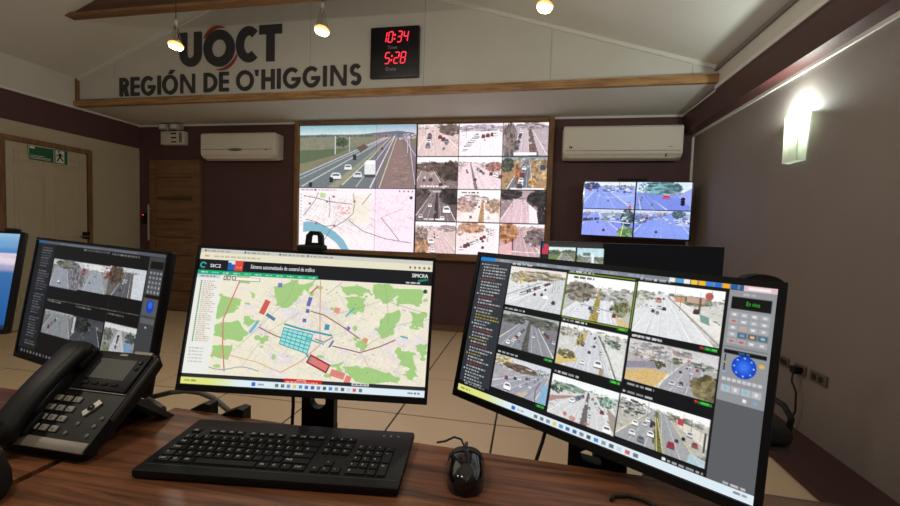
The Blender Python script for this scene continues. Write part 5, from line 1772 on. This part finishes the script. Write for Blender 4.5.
def key(x, y, wu, hu=1.0, txt=None, zt=.0265):
    """x, y: lower left corner in key units from the block origin"""
    w_, h_ = wu * U - .0018, hu * U - .0018
    X, Y = -KW / 2 + .021 + x * U, -KD / 2 + .026 + y * U
    if (round(wu, 2), hu) not in _kc:
        o = MB()
        a, b, i = w_ / 2, h_ / 2, .0018
        o.add([(-a, -b, 0), (a, -b, 0), (a, b, 0), (-a, b, 0), (-a + i, -b + i, .0035), (a - i, -b + i, .0035), (a - i, b - i, .0035), (-a + i, b - i, .0035)],
              [(4, 5, 6, 7), (0, 1, 5, 4), (1, 2, 6, 5), (2, 3, 7, 6), (3, 0, 4, 7)])
        ob = o.build('key', 'key_black', None, (0, 0, 0))
        _kc[(round(wu, 2), hu)] = ob
    else:
        ob = _kc[(round(wu, 2), hu)].copy()
        COL.objects.link(ob)
    ob.parent = kb
    ob.matrix_local = Matrix.Translation(-V3(ORG[kb.name])) @ KM @ Matrix.Translation((X + w_ / 2, Y + h_ / 2, .0212))
    if txt:
        vs, fs, tw = text_geo(txt)
        hh = .0072
        k_ = min(hh, (w_ - .005) / tw)
        for dx in (0, .0003):
            LEG.add([(X + .0042 + p * k_ + dx, Y + h_ - .0042 - hh * .75 + q * hh, .0251) for p, q in vs], fs, False, KM)


rows = [(0, [('Ctrl', 1.5), ('O', 1.1), ('Alt', 1.3), (None, 6.2), ('Alt', 1.3), ('O', 1.1), ('*', 1.1), ('Ctrl', 1.4)]),
        (1, [('^', 1.25), ('<', 1)] + [(q, 1) for q in 'ZXCVBNM,.-'] + [('Shift', 2.75)]),
        (2, [('Caps', 1.75)] + [(q, 1) for q in 'ASDFGHJKL'] + [('N', 1), ('+', 1), ('Enter', 2.25)]),
        (3, [('Tab', 1.5)] + [(q, 1) for q in 'QWERTYUIOP'] + [('[', 1), (']', 1), ('#', 1.5)]),
        (4, [('|', 1)] + [(q, 1) for q in '1234567890'] + [('?', 1), ('=', 1), ('<-', 2)])]
for r, ks in rows:
    x = 0
    for tx_, wu in ks:
        key(x, r, wu, 1.0, tx_)
        x += wu
for k, g in zip(range(13), (0, 2, 3, 4, 5, 6.5, 7.5, 8.5, 9.5, 11, 12, 13, 14)):
    key(g, 5.35, 1, .8, 'Esc' if k == 0 else 'F%d' % k)
for c_ in range(3):
    key(15.4 + c_, 5.35, 1, .8, 'PSB'[c_])
    key(15.4 + c_, 4, 1, 1.0, 'IHU'[c_])
    key(15.4 + c_, 3, 1, 1.0, 'DED'[c_])
    key(15.4 + c_, 0, 1, 1.0, '<v>'[c_])
key(16.4, 1, 1, 1.0, '^')
for r in range(3):
    for c_ in range(3):
        key(18.8 + c_, 3 - r, 1, 1.0, str(7 - 3 * r + c_))
for c_ in range(4):
    key(18.8 + c_, 4, 1, 1.0, '#/*-'[c_])
key(21.8, 2, 1, 2.0, '+')
key(21.8, 0, 1, 2.0, 'In')
key(18.8, 0, 2, 1.0, '0')
key(20.8, 0, 1, 1.0, '.')
tag(LEG.build('key_legends', 'legend_white', kb), kind='stuff')
for x in (.175, .19, .205):
    MB().box(x, x + .004, .066, .069, .0213, .0219, KM).build('status_light', 'label_grey', kb)

# ---------------------------------------------------------------- mouse
ms = thing('mouse', (-.095, .738, DZ), 'black glossy computer mouse to the right of the keyboard', 'mouse')
MM = Matrix.Translation((-.095, .738, DZ)) @ Matrix.Rotation(math.radians(8), 4, 'Z') @ Matrix.Scale(1.12, 4)


def mouse_surface(z_off=0.0, y_lo=-1.0, y_hi=1.0, x_lo=-1.0, x_hi=1.0, nu=16, nv=20):
    m = MB()
    vs = []
    for i in range(nv + 1):
        yy = y_lo + (y_hi - y_lo) * i / nv
        prof_w = .034 * (max(1 - abs(yy) ** 3.2, 0)) ** .5 * (1.0 + .06 * yy - .08 * (1 - yy * yy))
        top = .037 * (max(1 - abs((yy + .12) / 1.12) ** 2.6, 0)) ** .55
        for j in range(nu + 1):
            u = x_lo + (x_hi - x_lo) * j / nu
            a = u * math.pi / 2
            s, c = math.sin(a), math.cos(a)
            vs.append((prof_w * math.copysign(abs(s) ** .8, s), yy * .058, .0015 + top * max(c, 0) ** .75 + z_off * c))
    fs = [(i * (nu + 1) + j, i * (nu + 1) + j + 1, (i + 1) * (nu + 1) + j + 1, (i + 1) * (nu + 1) + j) for i in range(nv) for j in range(nu)]
    m.add(vs, fs, True, MM)
    return m


mouse_surface().build('body', 'black_gloss', ms)
mouse_surface(.0012, .12, .93, -.92, -.06).build('left_button', 'black_plastic', ms)
mouse_surface(.0012, .12, .93, .06, .92).build('right_button', 'black_plastic', ms)
MB().tube([(-.003, .034, .031), (.003, .034, .031)], .009, 14, True, MM).build('scroll_wheel', 'dark_grey', ms)
MB().tube([MM @ V3((0, .056, .008)), (-.108, .812, .745), (-.118, .828, .752), (-.135, .842, .748), (-.155, .846, .7345), (-.172, .838, .7335)], .0022, 6).build('cord', 'cable_black', ms)

# ---------------------------------------------------------------- desk phone
ph = thing('desk_phone', (-.89, .68, DZ), 'black office desk phone with handset and grey keypad on the left desk', 'phone')
sd = V3((0, .156, .138)).normalized()
PM = Matrix((V3((1, 0, 0)), sd, V3((1, 0, 0)).cross(sd))).transposed().to_4x4()
PM.translation = V3((0, .604, .757))          # local x = world x, y = up the slope, z = out of the face
xa, xb = -1.0, -.784
body = MB()
# wedge body: face plate plus tapering underside
body.prism([(0, 0), (.202, 0), (.206, -.006), (.196, -.03), (.10, -.034), (.0, -.022), (-.004, -.006)], xa, xb, lambda a, b, t: (t, a, b), PM)
body.build('body', 'black_plastic', ph)
MB().rbox(xa + .004, xb - .002, -.006, .014, -.004, .0025, .002, 2, PM).build('front_strip', 'phone_silver', ph)
# keypad
for r in range(4):
    for c_ in range(3):
        x, y = -.93 + c_ * .0235, .024 + (3 - r) * .0197
        ky = MB().rbox(x - .0085, x + .0085, y, y + .012, .0, .004, .0018, 2, PM).build('key', 'phone_key', ph)
        tx = MB()
        vs, fs, tw = text_geo('123456789*0#'[r * 3 + c_])
        tx.add([(x - .003 + a * .008, y + .003 + b * .008, .0043) for a, b in vs], fs, False, PM)
        tx.build('numeral', 'black_matte', ky)
# navigation cluster
nv = MB()
nv.strip([(-.846, .063), (-.836, .076), (-.828, .091)], .013, .004, lambda a, b, t: (a, b, t))
for i in range(len(nv.v)):
    nv.v[i] = PM @ nv.v[i]
nv.build('navigation_key', 'silver', ph)
MB().lathe([(.0065, .0), (.0065, .006), (.004, .007)], 14, PM @ Matrix.Translation((-.837, .0765, 0))).build('ok_key', 'black_gloss', ph)
for x, y in ((-.799, .06), (-.803, .044), (-.803, .026), (-.842, .045), (-.853, .026)):
    MB().lathe([(.004, 0), (.004, .002), (.002, .003)], 10, PM @ Matrix.Translation((x, y, 0))).build('function_key', 'cable_grey', ph)
# display
MB().rbox(-.925, -.79, .112, .2, .0, .006, .004, 2, PM).build('display_hood', 'black_plastic', ph)
MB().box(-.91, -.812, .136, .182, .0055, .0068, PM).build('display_glass', 'lcd', ph)
MB().box(-.925, -.788, .109, .1105, .0, .003, PM).build('separator', 'phone_silver', ph)
for k in range(4):
    MB().rbox(-.904 + k * .024, -.888 + k * .024, .122, .129, .006, .0085, .001, 1, PM).build('soft_key', 'black_matte', ph)
for y in (.165, .179):
    MB().lathe([(.005, .006), (.005, .0085), (.002, .0095)], 10, PM @ Matrix.Translation((-.801, y, 0))).build('line_key', 'black_gloss', ph)
MB().rbox(-.866, -.846, .19, .196, .006, .0075, .001, 1, PM).build('maker_plate', 'phone_silver', ph)
MB().box(-.84, -.795, .2, .2065, -.003, .003, PM).build('message_lamp', 'phone_silver', ph)
MB().rbox(xb - .003, xb + .004, .06, .2, -.012, -.002, .002, 1, PM).build('side_edge', 'dark_grey', ph)
# handset
hs = []
for k in range(15):
    t = k / 14
    hs.append((-.016 + .218 * t, .024 + .010 * math.sin(math.pi * t)))
hm = MB()
sec = [(math.copysign(abs(math.cos(a)) ** .6, math.cos(a)), math.copysign(abs(math.sin(a)) ** .6, math.sin(a))) for a in [2 * math.pi * (q + .5) / 16 for q in range(16)]]
vs, fs = [], []
for k, (y, zc) in enumerate(hs):
    t = k / 14
    end = min(t, 1 - t)
    wd = .030 + .003 * max(0, 1 - end * 5)
    th = .013 + .007 * max(0, 1 - end * 4.5)
    if k in (0, 14):
        wd, th = wd * .72, th * .72
    for a, b in sec:
        vs.append((-.957 + wd * a, y, zc - .004 * max(0, 1 - end * 5) + th * b))
for k in range(14):
    for q in range(16):
        q2 = (q + 1) % 16
        fs.append((k * 16 + q, k * 16 + q2, (k + 1) * 16 + q2, (k + 1) * 16 + q))
fs += [list(range(16)), list(range(14 * 16, 15 * 16))[::-1]]
hm.add(vs, fs, True, PM)
hd = hm.build('handset', 'black_plastic', ph)
MB().lathe([(.005, .0), (.005, .0015)], 10, PM @ Matrix.Translation((-.962, .02, .0545))).build('screw_cap', 'cable_grey', hd)
MB().rbox(-.985, -.925, .15, .2, .0, .02, .006, 2, PM).build('ear_cradle', 'black_plastic', ph)
MB().rbox(-.985, -.925, .01, .055, .0, .014, .005, 2, PM).build('mouth_cradle', 'black_plastic', ph)
# folding foot
ft = MB()
ft.add([(-.98, .70, .815), (-.80, .70, .815), (-.80, .715, .82), (-.98, .715, .82), (-.98, .802, DZ), (-.80, .802, DZ), (-.80, .818, DZ), (-.98, .818, DZ)],
       [(0, 1, 2, 3), (4, 7, 6, 5), (0, 4, 5, 1), (3, 2, 6, 7), (0, 3, 7, 4), (1, 5, 6, 2)])
ft.build('foot_stand', 'dark_grey', ph)
rl = MB()
rl.box(-.99, -.80, .612, .64, DZ, .745)
rl.build('rubber_rail', 'black_matte', ph)

# cables from the phone over the desk edge
for k, (dx, dz, lab) in enumerate(((0, 0, 'thick grey cable arching from the phone over the desk edge'),)):
    cb = MB().tube([(-.84 + dx, .826, .7375), (-.87 + dx, .84, .738 + dz * .3), (-.94 + dx, .876, .732 + dz), (-.915 + dx, .885, .739 + dz), (-.88 + dx, .89, .749 + dz), (-.84 + dx, .892, .756 + dz), (-.80 + dx, .894, .755 + dz), (-.765 + dx, .897, .744 + dz), (-.738 + dx, .897, .728 + dz), (-.715 + dx, .895, .715), (-.70 + dx, .895, .66)], .0065 if k == 0 else .003, 8)
    tag(cb.build('cable', 'cable_grey' if k == 0 else 'cable_black'), lab, 'cable')
tag(MB().tube([(-.548, .888, .82), (-.538, .888, .79), (-.536, .886, .755), (-.536, .882, .70), (-.538, .88, .60)], .004, 8).build('cable', 'cable_black'), 'black cable hanging left of the centre monitor column', 'cable')
tag(MB().tube([(.068, .955, .775), (.062, .93, .765), (.05, .895, .735), (.035, .88, .69), (.025, .88, .60)], .004, 8).build('cable', 'cable_black'), 'black cable dropping behind the desk edge left of the right monitor column', 'cable')
tag(MB().tube([(.158, .722, .7335), (.165, .735, .7335), (.19, .742, .7335), (.215, .735, .7335), (.24, .71, .7335), (.26, .66, .7335)], .0032, 8).build('cable', 'cable_black'), 'black cable lying on the desk under the right monitor', 'cable')
# black wedge brackets at the rear edge of the desk
for x0, x1, lab in ((-.775, -.735, 'black wedge bracket at the desk rear edge under the arching cable'), (-.685, -.640, 'black wedge bracket at the desk rear edge right of the arching cable')):
    yb = .853 - .065 * (x0 + .833)
    m = MB()
    m.prism([(x0 - .03, DZ - .06), (x1, DZ - .06), (x1, DZ + .018), (x1 - .015, DZ + .02), (x0 - .012, DZ + .002)], yb + .001, yb + .03, lambda a, b, t: (a, t, b))
    tag(m.build('bracket', 'black_plastic'), lab, 'bracket')

# rounded black object at the near left corner
sp = thing('rounded_device', (-.868, .462, DZ), 'rounded black object in the bottom left corner of the photo, on the left desk', 'device')
MB().lathe([(.098, .0), (.104, .01), (.103, .03), (.09, .065), (.07, .088), (.04, .101), (.012, .105)], 28, Matrix.Translation((-.868, .462, DZ + .004)) @ Matrix.Diagonal((.72, .72, .9, 1))).build('body', 'black_matte', sp)
MB().lathe([(.085, .0), (.085, .004)], 28, Matrix.Translation((-.868, .462, DZ)) @ Matrix.Diagonal((.72, .72, 1, 1))).build('base_ring', 'black_plastic', sp)
